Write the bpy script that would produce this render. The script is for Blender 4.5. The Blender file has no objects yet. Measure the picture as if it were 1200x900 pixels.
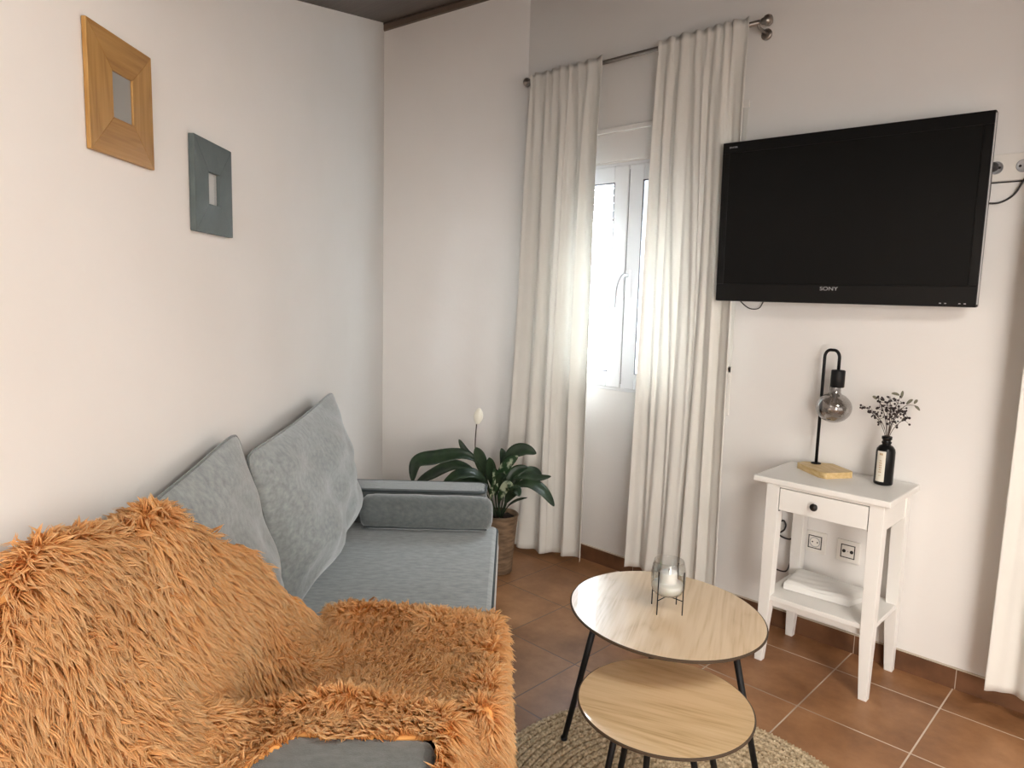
import bpy, math, random
import numpy as np
from mathutils import Vector, Matrix
random.seed(7); rng = np.random.default_rng(7)
C = bpy.context.scene.collection
PI = math.pi
# ------------------------------------------------------------------ frames
A0 = math.radians(44.2)
NX = np.array([math.cos(A0), math.sin(A0), 0.0])      # away from the sofa wall
DY = np.array([-math.sin(A0), math.cos(A0), 0.0])     # along the sofa wall
def S(n, d, z): return tuple(NX * n + DY * d + np.array([0, 0, z]))
YW = 2.7745            # tv wall plane
XC, NL, DF = -2.62085, -0.692, 3.817

# ------------------------------------------------------------------ materials
def mat(name, col, rough=0.6, metal=0.0, spec=0.5, coat=0.0, trans=0.0, ior=1.45, alpha=1.0):
    m = bpy.data.materials.new(name); m.use_nodes = True
    b = m.node_tree.nodes['Principled BSDF']
    b.inputs['Base Color'].default_value = (*col, 1); b.inputs['Roughness'].default_value = rough
    b.inputs['Metallic'].default_value = metal; b.inputs['Specular IOR Level'].default_value = spec
    b.inputs['Coat Weight'].default_value = coat; b.inputs['Transmission Weight'].default_value = trans
    b.inputs['IOR'].default_value = ior
    return m
def nd(m, t, **k):
    n = m.node_tree.nodes.new(t)
    for a, v in k.items(): setattr(n, a, v)
    return n
def lk(m, a, b): m.node_tree.links.new(a, b)
def bsdf(m): return m.node_tree.nodes['Principled BSDF']
def noisy(m, c1, c2, scale=8.0, detail=4.0, stretch=(1, 1, 1), bump=0.0, bscale=None, dist=0.002, lo=0.35, hi=0.65):
    tc = nd(m, 'ShaderNodeTexCoord'); mp = nd(m, 'ShaderNodeMapping'); mp.inputs['Scale'].default_value = stretch
    lk(m, tc.outputs['Object'], mp.inputs['Vector'])
    n = nd(m, 'ShaderNodeTexNoise'); n.inputs['Scale'].default_value = scale; n.inputs['Detail'].default_value = detail
    lk(m, mp.outputs['Vector'], n.inputs['Vector'])
    r = nd(m, 'ShaderNodeValToRGB'); r.color_ramp.elements[0].color = (*c1, 1); r.color_ramp.elements[1].color = (*c2, 1)
    r.color_ramp.elements[0].position = lo; r.color_ramp.elements[1].position = hi
    lk(m, n.outputs['Fac'], r.inputs['Fac']); lk(m, r.outputs['Color'], bsdf(m).inputs['Base Color'])
    if bump:
        n2 = nd(m, 'ShaderNodeTexNoise'); n2.inputs['Scale'].default_value = bscale or scale * 4; n2.inputs['Detail'].default_value = 5
        lk(m, mp.outputs['Vector'], n2.inputs['Vector'])
        b = nd(m, 'ShaderNodeBump'); b.inputs['Strength'].default_value = bump; b.inputs['Distance'].default_value = dist
        lk(m, n2.outputs['Fac'], b.inputs['Height']); lk(m, b.outputs['Normal'], bsdf(m).inputs['Normal'])
    return m
M = {}
M['wall'] = noisy(mat('white_plaster', (.8, .8, .8), .85, spec=.25), (.81, .785, .755), (.84, .82, .795), 1.6, 3, bump=.25, bscale=14, dist=.006)
M['ceil'] = noisy(mat('dark_brown_boards', (.05, .035, .025), .6), (.045, .030, .022), (.075, .052, .038), 5, 5, (1, 14, 1), bump=.2)
M['trimw'] = mat('brown_edge_board', (.13, .095, .07), .6)
M['white_paint'] = noisy(mat('white_painted_wood', (.8, .78, .74), .42), (.82, .80, .76), (.86, .845, .81), 3, 4, (1, 1, .2), bump=.12, bscale=30)
M['pvc'] = mat('white_window_plastic', (.86, .87, .88), .3)
M['gasket'] = mat('grey_gasket', (.12, .12, .13), .6)
M['handle'] = mat('satin_handle', (.55, .56, .58), .35, metal=.5)
M['black'] = mat('black_metal', (.007, .007, .008), .5, spec=.3)
M['blackplastic'] = mat('black_plastic', (.007, .007, .007), .28, spec=.25)
M['screen'] = mat('tv_screen_black', (.009, .009, .0088), .3, spec=.12)
M['knob'] = mat('dark_bronze', (.02, .017, .015), .4, metal=.3)
M['steel'] = mat('brushed_steel', (.34, .31, .28), .32, metal=.9)
M['pin'] = mat('grey_lettering', (.45, .45, .46), .4)
M['socket'] = mat('white_socket_plastic', (.82, .79, .74), .35)
M['hole'] = mat('dark_hole', (.03, .025, .022), .8)
M['cable'] = mat('dark_cable', (.03, .028, .03), .5)
M['soil'] = noisy(mat('soil', (.02, .015, .01), .95), (.012, .008, .006), (.04, .028, .02), 60, 4)
M['wax'] = mat('white_wax', (.9, .89, .84), .5); bsdf(M['wax']).inputs['Subsurface Weight'].default_value = .3; bsdf(M['wax']).inputs['Subsurface Radius'].default_value = (.01, .008, .006)
M['paper'] = mat('cream_label', (.74, .70, .60), .6)
M['ink'] = mat('amber_ink', (.45, .27, .10), .6)
M['berry'] = mat('dark_berry', (.022, .013, .014), .5)
M['twig'] = mat('brown_twig', (.07, .05, .04), .7)
M['dryleaf'] = mat('grey_green_leaf', (.13, .125, .085), .6)
M['white_plastic'] = mat('white_plastic_bag', (.80, .79, .76), .4)
M['orangecap'] = mat('pale_card', (.7, .69, .66), .7)
# velvet sofa fabric
def velvet(name, c1, c2, bump=.35):
    m = noisy(mat(name, c1, .85, spec=.2), c1, c2, 34, 8, (1, 2.2, 2.2), bump=bump, bscale=420, dist=.0012, lo=.25, hi=.75)
    bsdf(m).inputs['Sheen Weight'].default_value = .9; bsdf(m).inputs['Sheen Roughness'].default_value = .4
    bsdf(m).inputs['Sheen Tint'].default_value = (.86, .90, .92, 1)
    return m
M['velvet'] = velvet('grey_blue_velvet', (.200, .226, .231), (.355, .388, .390))
M['velvet_arm'] = velvet('grey_blue_chenille', (.105, .122, .123), (.170, .188, .187), .8)
M['piping'] = velvet('dark_piping', (.055, .07, .075), (.085, .10, .105))
bsdf(M['piping']).inputs['Sheen Weight'].default_value = .1
M['lit_front'] = mat('pale_lit_front', (.55, .52, .46), .9)  # pale tone stands in for light on the seat front
# curtain cloth : translucent
def cloth(name, c, tr):
    m = mat(name, c, .9, spec=.1)
    noisy(m, tuple(x * .96 for x in c), c, 5, 3, bump=.25, bscale=180, dist=.001)
    t = nd(m, 'ShaderNodeBsdfTranslucent'); t.inputs['Color'].default_value = (*[min(1, x * 1.02) for x in c], 1)
    mx = nd(m, 'ShaderNodeMixShader'); mx.inputs['Fac'].default_value = tr
    o = m.node_tree.nodes['Material Output']
    lk(m, bsdf(m).outputs[0], mx.inputs[1]); lk(m, t.outputs[0], mx.inputs[2]); lk(m, mx.outputs[0], o.inputs['Surface'])
    return m
M['curtain'] = cloth('cream_curtain_cotton', (.88, .86, .81), .22)
# glass
def glassm(name, tint, refl=.12, rough=0.02):
    m = bpy.data.materials.new(name); m.use_nodes = True; nt = m.node_tree; nt.nodes.remove(nt.nodes['Principled BSDF'])
    t = nd(m, 'ShaderNodeBsdfTransparent'); t.inputs['Color'].default_value = (*tint, 1)
    g = nd(m, 'ShaderNodeBsdfGlossy'); g.inputs['Roughness'].default_value = rough
    l = nd(m, 'ShaderNodeLayerWeight'); l.inputs['Blend'].default_value = .25
    mr = nd(m, 'ShaderNodeMapRange'); mr.inputs['To Min'].default_value = refl * .3; mr.inputs['To Max'].default_value = min(1, refl * 4)
    lk(m, l.outputs['Facing'], mr.inputs['Value'])
    mx = nd(m, 'ShaderNodeMixShader'); lk(m, mr.outputs[0], mx.inputs['Fac'])
    lk(m, t.outputs[0], mx.inputs[1]); lk(m, g.outputs[0], mx.inputs[2]); lk(m, mx.outputs[0], nt.nodes['Material Output'].inputs['Surface'])
    return m
M['pane'] = glassm('window_glass', (.97, .98, .98), .06)
M['clear'] = glassm('clear_glass', (.93, .94, .94), .16)
M['smoke'] = glassm('smoked_mirror_glass', (.60, .57, .55), .42, .08)
M['picglass'] = glassm('picture_glass', (.9, .9, .9), .15)
# floor tiles
def floor_mat():
    m = mat('terracotta_floor_tile', (.2, .1, .05), .42, spec=.45)
    s = .2551 * 1.325; ox = -1.3822 * 1.325; oy = 1.4469 * 1.325
    tc = nd(m, 'ShaderNodeTexCoord'); mp = nd(m, 'ShaderNodeMapping'); mp.vector_type = 'POINT'
    mp.inputs['Location'].default_value = (-ox + 40 * s, -oy + 40 * s, 0)
    lk(m, tc.outputs['Object'], mp.inputs['Vector'])
    br = nd(m, 'ShaderNodeTexBrick', offset=0.0, squash=1.0)
    br.inputs['Scale'].default_value = 1; br.inputs['Brick Width'].default_value = s; br.inputs['Row Height'].default_value = s
    br.inputs['Mortar Size'].default_value = .0027; br.inputs['Mortar Smooth'].default_value = .15; br.inputs['Bias'].default_value = 0
    br.inputs['Color1'].default_value = (.40, .40, .40, 1); br.inputs['Color2'].default_value = (.62, .62, .62, 1); br.inputs['Mortar'].default_value = (.5, .5, .5, 1)
    lk(m, mp.outputs['Vector'], br.inputs['Vector'])
    n = nd(m, 'ShaderNodeTexNoise'); n.inputs['Scale'].default_value = 5.5; n.inputs['Detail'].default_value = 7; n.inputs['Roughness'].default_value = .62
    lk(m, tc.outputs['Object'], n.inputs['Vector'])
    ad = nd(m, 'ShaderNodeMath', operation='ADD'); mu = nd(m, 'ShaderNodeMath', operation='MULTIPLY'); mu.inputs[1].default_value = .45
    lk(m, br.outputs['Color'], mu.inputs[0]); lk(m, mu.outputs[0], ad.inputs[0]); lk(m, n.outputs['Fac'], ad.inputs[1])
    r = nd(m, 'ShaderNodeValToRGB')
    e = r.color_ramp.elements; e[0].position = .52; e[0].color = (.205, .090, .036, 1); e[1].position = .95; e[1].color = (.42, .215, .100, 1)
    x = e.new(.72); x.color = (.305, .145, .062, 1)
    lk(m, ad.outputs[0], r.inputs['Fac'])
    # grout: pale towards the right half of the room, dirtier by the rug
    gx = nd(m, 'ShaderNodeSeparateXYZ'); lk(m, tc.outputs['Object'], gx.inputs[0])
    gm = nd(m, 'ShaderNodeMath', operation='MULTIPLY_ADD'); gm.inputs[1].default_value = .35; gm.inputs[2].default_value = .36; lk(m, gx.outputs['X'], gm.inputs[0])
    gq = nd(m, 'ShaderNodeTexNoise'); gq.inputs['Scale'].default_value = 2.3; lk(m, tc.outputs['Object'], gq.inputs['Vector'])
    gn = nd(m, 'ShaderNodeMath', operation='ADD'); lk(m, gm.outputs[0], gn.inputs[0]); lk(m, gq.outputs['Fac'], gn.inputs[1])
    gr = nd(m, 'ShaderNodeValToRGB'); ge = gr.color_ramp.elements; ge[0].position = .38; ge[0].color = (.16, .10, .065, 1); ge[1].position = .62; ge[1].color = (.66, .54, .43, 1)
    lk(m, gn.outputs[0], gr.inputs['Fac'])
    mx = nd(m, 'ShaderNodeMix', data_type='RGBA'); lk(m, br.outputs['Fac'], mx.inputs['Factor'])
    lk(m, r.outputs['Color'], mx.inputs[6]); lk(m, gr.outputs['Color'], mx.inputs[7]); lk(m, mx.outputs[2], bsdf(m).inputs['Base Color'])
    n3 = nd(m, 'ShaderNodeTexNoise'); n3.inputs['Scale'].default_value = 22; n3.inputs['Detail'].default_value = 4; lk(m, tc.outputs['Object'], n3.inputs['Vector'])
    sb = nd(m, 'ShaderNodeMath', operation='SUBTRACT'); m3 = nd(m, 'ShaderNodeMath', operation='MULTIPLY'); m3.inputs[1].default_value = .25
    lk(m, n3.outputs['Fac'], m3.inputs[0]); lk(m, m3.outputs[0], sb.inputs[0]); lk(m, br.outputs['Fac'], sb.inputs[1])
    b = nd(m, 'ShaderNodeBump'); b.inputs['Strength'].default_value = .5; b.inputs['Distance'].default_value = .0025
    lk(m, sb.outputs[0], b.inputs['Height']); lk(m, b.outputs['Normal'], bsdf(m).inputs['Normal'])
    return m
M['floor'] = floor_mat()
M['skirt'] = noisy(mat('terracotta_skirting', (.16, .07, .035), .45), (.105, .048, .024), (.19, .088, .042), 9, 6, bump=.2)
M['grout'] = mat('pale_grout', (.55, .47, .38), .8)
# wood
def wood(name, c1, c2, c3, ang=0.0, scale=1.0, rough=.36, coat=.0, plank=0.0, spec=.5, axis=0):
    ax = lambda a, b: tuple(a * scale if i == axis else b * scale for i in range(3))
    m = mat(name, c1, rough, spec=spec, coat=coat)
    tc = nd(m, 'ShaderNodeTexCoord'); mp = nd(m, 'ShaderNodeMapping'); mp.inputs['Rotation'].default_value = (0, 0, ang)
    lk(m, tc.outputs['Object'], mp.inputs['Vector'])
    mp2 = nd(m, 'ShaderNodeMapping'); mp2.inputs['Scale'].default_value = ax(1.3, 9); lk(m, mp.outputs['Vector'], mp2.inputs['Vector'])
    n0 = nd(m, 'ShaderNodeTexNoise'); n0.inputs['Scale'].default_value = 1.1; n0.inputs['Detail'].default_value = 2; n0.inputs['Distortion'].default_value = .6; lk(m, mp2.outputs['Vector'], n0.inputs['Vector'])
    mu = nd(m, 'ShaderNodeMath', operation='MULTIPLY'); mu.inputs[1].default_value = 11.0; lk(m, n0.outputs['Fac'], mu.inputs[0])
    fr = nd(m, 'ShaderNodeMath', operation='PINGPONG'); fr.inputs[1].default_value = 1.0; lk(m, mu.outputs[0], fr.inputs[0])
    mp3 = nd(m, 'ShaderNodeMapping'); mp3.inputs['Scale'].default_value = ax(6, 160); lk(m, mp.outputs['Vector'], mp3.inputs['Vector'])
    n1 = nd(m, 'ShaderNodeTexNoise'); n1.inputs['Scale'].default_value = 1; n1.inputs['Detail'].default_value = 4; lk(m, mp3.outputs['Vector'], n1.inputs['Vector'])
    a = nd(m, 'ShaderNodeMath', operation='MULTIPLY_ADD'); a.inputs[1].default_value = .45; lk(m, fr.outputs[0], a.inputs[0]); lk(m, n1.outputs['Fac'], a.inputs[2])
    last = a.outputs[0]
    if plank:
        sx = nd(m, 'ShaderNodeSeparateXYZ'); lk(m, mp.outputs['Vector'], sx.inputs[0])
        dv = nd(m, 'ShaderNodeMath', operation='DIVIDE'); dv.inputs[1].default_value = plank; lk(m, sx.outputs['Y'], dv.inputs[0])
        fl = nd(m, 'ShaderNodeMath', operation='FLOOR'); lk(m, dv.outputs[0], fl.inputs[0])
        wn = nd(m, 'ShaderNodeTexWhiteNoise', noise_dimensions='1D'); lk(m, fl.outputs[0], wn.inputs['W'])
        pa = nd(m, 'ShaderNodeMath', operation='MULTIPLY_ADD'); pa.inputs[1].default_value = .28; lk(m, wn.outputs['Value'], pa.inputs[0]); lk(m, last, pa.inputs[2]); last = pa.outputs[0]
    r = nd(m, 'ShaderNodeValToRGB'); e = r.color_ramp.elements
    e[0].position = .3; e[0].color = (*c3, 1); e[1].position = 1.15 if False else 1.0; e[1].color = (*c2, 1); x = e.new(.62); x.color = (*c1, 1)
    lk(m, last, r.inputs['Fac']); lk(m, r.outputs['Color'], bsdf(m).inputs['Base Color'])
    b = nd(m, 'ShaderNodeBump'); b.inputs['Strength'].default_value = .12; b.inputs['Distance'].default_value = .001
    lk(m, n1.outputs['Fac'], b.inputs['Height']); lk(m, b.outputs['Normal'], bsdf(m).inputs['Normal'])
    return m
M['oak'] = wood('pale_oak_veneer', (.62, .455, .275), (.69, .53, .35), (.47, .32, .17), 1.15, 1.0, .30, .35, .13, .6)
M['oak2'] = wood('pale_oak_veneer_small', (.60, .43, .24), (.68, .51, .31), (.44, .29, .14), -0.35, 1.0, .32, .3, .10, .55)
M['oakedge'] = mat('dark_table_edge', (.06, .038, .022), .6)
M['pine'] = wood('lamp_pine', (.62, .44, .20), (.70, .52, .27), (.52, .34, .13), .6, 2.0, .45)
M['honey'] = wood('honey_wood_rail', (.34, .175, .045), (.40, .22, .065), (.26, .125, .028), 0, 1.5, .42, axis=1)
M['honeyv'] = wood('honey_wood_stile', (.36, .19, .05), (.42, .235, .07), (.28, .14, .03), 0, 1.5, .42, axis=2)
M['tealframe'] = noisy(mat('teal_grey_paint', (.10, .13, .13), .55), (.075, .098, .098), (.090, .114, .112), 30, 3, bump=.15)
M['picgrey'] = mat('grey_picture_insert', (.42, .42, .40), .4)
M['picwhite'] = mat('white_picture_insert', (.80, .82, .82), .4)
M['pot'] = noisy(mat('woven_wood_pot', (.25, .15, .07), .7), (.13, .085, .05), (.27, .18, .11), 20, 4, (1, 1, 4), bump=.5, bscale=60)
M['leaf'] = noisy(mat('dark_green_leaf', (.02, .05, .02), .38, spec=.5), (.010, .024, .012), (.026, .050, .022), 18, 4)
M['leafpale'] = noisy(mat('variegated_leaf', (.2, .25, .15), .4), (.02, .055, .02), (.42, .48, .34), 26, 2, (1, 1, 1), lo=.50, hi=.60)
M['spathe'] = mat('cream_spathe', (.85, .83, .72), .5)
M['stone'] = noisy(mat('pale_outdoor_stone', (.7, .7, .7), .9), (.42, .44, .46), (.85, .86, .87), 26, 6, bump=.8, bscale=30, dist=.01, lo=.42, hi=.56)
M['slat'] = mat('white_shutter', (.82, .84, .86), .4)
M['jute'] = noisy(mat('jute_braid', (.3, .22, .12), .9, spec=.1), (.34, .25, .15), (.80, .66, .46), 70, 5, bump=.6, bscale=240, dist=.002, lo=.3, hi=.7)
# fur
def fur_mat():
    m = mat('orange_long_fur', (.8, .4, .15), .55, spec=.25)
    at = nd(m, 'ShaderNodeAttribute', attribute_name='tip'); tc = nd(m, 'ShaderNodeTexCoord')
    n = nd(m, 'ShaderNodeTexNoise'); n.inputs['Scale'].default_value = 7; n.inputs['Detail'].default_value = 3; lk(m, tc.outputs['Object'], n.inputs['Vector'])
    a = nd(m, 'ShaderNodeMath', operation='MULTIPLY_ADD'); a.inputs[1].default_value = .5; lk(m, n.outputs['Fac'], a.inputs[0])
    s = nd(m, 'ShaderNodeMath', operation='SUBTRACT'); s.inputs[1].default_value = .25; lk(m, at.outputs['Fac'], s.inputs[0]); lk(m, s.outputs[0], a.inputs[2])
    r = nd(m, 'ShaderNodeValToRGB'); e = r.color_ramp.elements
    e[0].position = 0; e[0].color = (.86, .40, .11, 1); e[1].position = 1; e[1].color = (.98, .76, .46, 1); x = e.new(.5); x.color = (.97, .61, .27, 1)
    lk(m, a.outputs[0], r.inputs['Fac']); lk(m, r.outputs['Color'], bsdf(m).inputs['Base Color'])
    t = nd(m, 'ShaderNodeBsdfTranslucent'); lk(m, r.outputs['Color'], t.inputs['Color'])
    mx = nd(m, 'ShaderNodeMixShader'); mx.inputs['Fac'].default_value = .45
    lk(m, bsdf(m).outputs[0], mx.inputs[1]); lk(m, t.outputs[0], mx.inputs[2]); lk(m, mx.outputs[0], m.node_tree.nodes['Material Output'].inputs['Surface'])
    return m
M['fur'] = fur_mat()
M['furback'] = mat('orange_fur_backing', (.74, .36, .11), .9)

# ------------------------------------------------------------------ object helpers
XF = {}
def empty(name, loc, rz=0.0):
    o = bpy.data.objects.new(name, None); o.empty_display_size = .1; C.objects.link(o)
    o.location = loc; o.rotation_euler = (0, 0, rz)
    XF[o.name] = Matrix.Translation(loc) @ Matrix.Rotation(rz, 4, 'Z')
    return o
def tag(o, label, cat=None, group=None, kind=None):
    if label: o['label'] = label
    if cat: o['category'] = cat
    if group: o['group'] = group
    if kind: o['kind'] = kind
    return o
class MB:
    def __init__(s): s.v = []; s.f = []; s.mi = []; s.sm = []
    def add(s, vs, fs, mi=0, smooth=False):
        b = len(s.v); s.v += [tuple(map(float, p)) for p in vs]
        for f in fs: s.f.append(tuple(b + i for i in f)); s.mi.append(mi); s.sm.append(smooth)
        return s
    def box(s, lo, hi, mi=0, mtx=None):
        x0, y0, z0 = lo; x1, y1, z1 = hi
        vs = [(x0, y0, z0), (x1, y0, z0), (x1, y1, z0), (x0, y1, z0), (x0, y0, z1), (x1, y0, z1), (x1, y1, z1), (x0, y1, z1)]
        if mtx is not None: vs = [tuple(mtx @ Vector(v)) for v in vs]
        return s.add(vs, [(0, 3, 2, 1), (4, 5, 6, 7), (0, 1, 5, 4), (1, 2, 6, 5), (2, 3, 7, 6), (3, 0, 4, 7)], mi)
    def prism(s, pts, z0, z1, mi=0, mi_side=None):
        n = len(pts); vs = [(*p, z0) for p in pts] + [(*p, z1) for p in pts]
        s.add(vs, [tuple(range(n - 1, -1, -1)), tuple(range(n, 2 * n))], mi)
        return s.add(vs, [(i, (i + 1) % n, n + (i + 1) % n, n + i) for i in range(n)], mi if mi_side is None else mi_side)
    def tube(s, path, r, seg=8, mi=0, caps=True):
        P = [Vector(p) for p in path]; n = len(P); R = r if hasattr(r, '__len__') else [r] * n
        vs = []; fs = []; up = None
        for i in range(n):
            t = (P[min(i + 1, n - 1)] - P[max(i - 1, 0)]).normalized()
            if up is None: up = Vector((0, 0, 1)) if abs(t.z) < .9 else Vector((1, 0, 0))
            a = t.cross(up).normalized(); b = a.cross(t).normalized(); up = b
            for k in range(seg):
                w = 2 * PI * k / seg; vs.append(tuple(P[i] + (a * math.cos(w) + b * math.sin(w)) * R[i]))
        for i in range(n - 1):
            for k in range(seg):
                k2 = (k + 1) % seg; fs.append((i * seg + k, i * seg + k2, (i + 1) * seg + k2, (i + 1) * seg + k))
        if caps: fs.append(tuple(range(seg - 1, -1, -1))); fs.append(tuple((n - 1) * seg + k for k in range(seg)))
        return s.add(vs, fs, mi, True)
    def lathe(s, prof, c, seg=32, mi=0, mtx=None, caps=True):
        vs = []; fs = []; n = len(prof)
        for r, z in prof:
            for k in range(seg):
                w = 2 * PI * k / seg; p = Vector((r * math.cos(w), r * math.sin(w), z))
                if mtx is not None: p = mtx @ p
                vs.append((c[0] + p.x, c[1] + p.y, c[2] + p.z))
        for i in range(n - 1):
            for k in range(seg):
                k2 = (k + 1) % seg; fs.append((i * seg + k, i * seg + k2, (i + 1) * seg + k2, (i + 1) * seg + k))
        if caps:
            if prof[0][0] > 1e-5: fs.append(tuple(range(seg - 1, -1, -1)))
            if prof[-1][0] > 1e-5: fs.append(tuple((n - 1) * seg + k for k in range(seg)))
        return s.add(vs, fs, mi, True)
    def ball(s, c, r, seg=10, mi=0, sz=(1, 1, 1)):
        prof = [(max(1e-6, math.sin(PI * i / (seg // 2))) * r, -math.cos(PI * i / (seg // 2)) * r) for i in range(seg // 2 + 1)]
        return s.lathe(prof, c, seg, mi, Matrix.Diagonal((*sz, 1)), caps=False)
    def grid(s, P, mi=0, smooth=True, wrap=False):
        h = len(P); w = len(P[0]); vs = [p for row in P for p in row]; fs = []
        for i in range(h - 1):
            for j in range(w - (0 if wrap else 1)):
                j2 = (j + 1) % w; fs.append((i * w + j, i * w + j2, (i + 1) * w + j2, (i + 1) * w + j))
        return s.add(vs, fs, mi, smooth)
    def build(s, name, mats, parent=None, bevel=0.0, segs=2, origin=None, sub=0, solid=0.0):
        me = bpy.data.meshes.new(name)
        if parent is not None:
            inv = XF[parent.name].inverted(); V = [tuple(inv @ Vector(v)) for v in s.v]; X = XF[parent.name]
        else:
            a = np.array(s.v); o = origin if origin is not None else ((a[:, 0].min() + a[:, 0].max()) / 2, (a[:, 1].min() + a[:, 1].max()) / 2, a[:, 2].min())
            V = [(x - o[0], y - o[1], z - o[2]) for x, y, z in s.v]; X = None
        me.from_pydata(V, [], s.f)
        for mm in (mats if isinstance(mats, (list, tuple)) else [mats]): me.materials.append(M[mm])
        me.polygons.foreach_set('material_index', s.mi); me.polygons.foreach_set('use_smooth', s.sm)
        me.validate(); me.update()
        ob = bpy.data.objects.new(name, me); C.objects.link(ob)
        if parent is not None: ob.parent = parent; XF[ob.name] = X
        else: ob.location = o; XF[ob.name] = Matrix.Translation(o)
        if bevel:
            b = ob.modifiers.new('bevel', 'BEVEL'); b.width = bevel; b.segments = segs; b.limit_method = 'ANGLE'; b.angle_limit = math.radians(40)
            b.harden_normals = False
            for p in me.polygons: p.use_smooth = True
            w = ob.modifiers.new('wn', 'WEIGHTED_NORMAL'); w.keep_sharp = True
        if solid:
            q = ob.modifiers.new('solid', 'SOLIDIFY'); q.thickness = solid; q.offset = 0
        if sub:
            q = ob.modifiers.new('sub', 'SUBSURF'); q.levels = sub; q.render_levels = sub
        return ob
def struct(name, mb, m, **k): return tag(mb.build(name, m, origin=(0, 0, 0), **k), None, kind='structure')
def smooth_path(pts, n=8):
    P = [Vector(p) for p in pts]; out = []
    for i in range(len(P) - 1):
        p0 = P[max(i - 1, 0)]; p1 = P[i]; p2 = P[i + 1]; p3 = P[min(i + 2, len(P) - 1)]
        for k in range(n):
            t = k / n
            out.append(tuple(.5 * ((2 * p1) + (p2 - p0) * t + (2 * p0 - 5 * p1 + 4 * p2 - p3) * t * t + (3 * p1 - p0 - 3 * p2 + p3) * t ** 3)))
    out.append(tuple(P[-1])); return out

# ------------------------------------------------------------------ camera
cam = bpy.data.cameras.new('camera'); co = bpy.data.objects.new('camera', cam); C.objects.link(co)
p_, r_, y_ = .1246, .0277, -.7676
fw = np.array([math.sin(y_), math.cos(y_), 0]); rt = np.array([math.cos(y_), -math.sin(y_), 0]); up = np.array([0, 0, 1.])
f_ = fw * math.cos(p_) - up * math.sin(p_); u_ = up * math.cos(p_) + fw * math.sin(p_)
rr = rt * math.cos(r_) + u_ * math.sin(r_); uu = u_ * math.cos(r_) - rt * math.sin(r_)
mw = Matrix.Identity(4)
for i in range(3): mw[i][0] = rr[i]; mw[i][1] = uu[i]; mw[i][2] = -f_[i]
mw[2][3] = 1.325
co.matrix_world = mw; cam.sensor_width = 36; cam.lens = 824.7 * 36 / 1200; cam.clip_start = .05
bpy.context.scene.camera = co

# ------------------------------------------------------------------ room shell
FLx, FLy = S(NL, DF, 0)[:2]          # far left corner
BLx, BLy = S(NL, -2.45, 0)[:2]       # left wall, rear end
RX, RY = 3.3, -2.25
H = 3.3
fl = MB(); fl.prism([(FLx - .3, YW + .2), (FLx - .3, FLy - .4), (BLx - .5, BLy - .3), (RX + .1, RY - .2), (RX + .1, YW + .2)], -.08, 0)
struct('floor', fl, 'floor')
def wallseg(name, a, b, t, z1=H, holes=()):
    a = np.array(a); b = np.array(b); L = np.linalg.norm(b - a); e = (b - a) / L; n = np.array([e[1], -e[0]])
    mb = MB(); xs = sorted({0, L, *[h[0] for h in holes], *[h[1] for h in holes]}); zs = sorted({0, z1, *[h[2] for h in holes], *[h[3] for h in holes]})
    def P(s_, o, z): return (a[0] + e[0] * s_ + n[0] * o, a[1] + e[1] * s_ + n[1] * o, z)
    solid = lambda i, j: 0 <= i < len(xs) - 1 and 0 <= j < len(zs) - 1 and not any(h[0] <= xs[i] and xs[i + 1] <= h[1] and h[2] <= zs[j] and zs[j + 1] <= h[3] for h in holes)
    for i in range(len(xs) - 1):
        for j in range(len(zs) - 1):
            if not solid(i, j): continue
            x0, x1, q0, q1 = xs[i], xs[i + 1], zs[j], zs[j + 1]
            mb.add([P(x0, 0, q0), P(x1, 0, q0), P(x1, 0, q1), P(x0, 0, q1)], [(0, 1, 2, 3)])
            mb.add([P(x0, t, q0), P(x1, t, q0), P(x1, t, q1), P(x0, t, q1)], [(3, 2, 1, 0)])
            for (di, dj, qa, qb) in ((-1, 0, (x0, q0), (x0, q1)), (1, 0, (x1, q1), (x1, q0)), (0, -1, (x1, q0), (x0, q0)), (0, 1, (x0, q1), (x1, q1))):
                if not solid(i + di, j + dj):
                    mb.add([P(qa[0], 0, qa[1]), P(qb[0], 0, qb[1]), P(qb[0], t, qb[1]), P(qa[0], t, qa[1])], [(0, 1, 2, 3)])
    return struct(name, mb, 'wall')
WX0, WX1, WZ0, WZ1 = -2.37, -1.53, .885, 1.955
wallseg('wall_back', (RX, YW), (XC, YW), .24, holes=[(RX - WX1, RX - WX0, WZ0, WZ1)])
wallseg('wall_far', (XC, YW), (FLx, FLy), .2)
wallseg('wall_left', (FLx, FLy), (BLx, BLy), .2)
wallseg('wall_rear', (BLx, BLy), (RX, RY), .2)
wallseg('wall_right', (RX, RY), (RX, YW), .2)
# sloping board ceiling (rises towards the tv wall), flat part behind
K = .446; CZ = lambda y: 2.695 + K * (y - 2.25)
cm = MB(); X0, X1 = FLx - .3, RX + .1
cm.add([(X0, .4, CZ(.4)), (X1, .4, CZ(.4)), (X1, YW + .2, CZ(YW + .2)), (X0, YW + .2, CZ(YW + .2)),
        (X0, .4, CZ(.4) + .12), (X1, .4, CZ(.4) + .12), (X1, YW + .2, CZ(YW + .2) + .12), (X0, YW + .2, CZ(YW + .2) + .12)],
       [(0, 3, 2, 1), (4, 5, 6, 7), (0, 1, 5, 4), (1, 2, 6, 5), (2, 3, 7, 6), (3, 0, 4, 7)])
struct('ceiling', cm, 'ceil')
cf = MB(); cf.box((X0, RY - .3, 2.75), (X1, .46, 2.85)); cf.box((X0, .40, CZ(.4) + .1), (X1, .46, 2.8)); struct('ceiling_rear', cf, 'wall')
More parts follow.
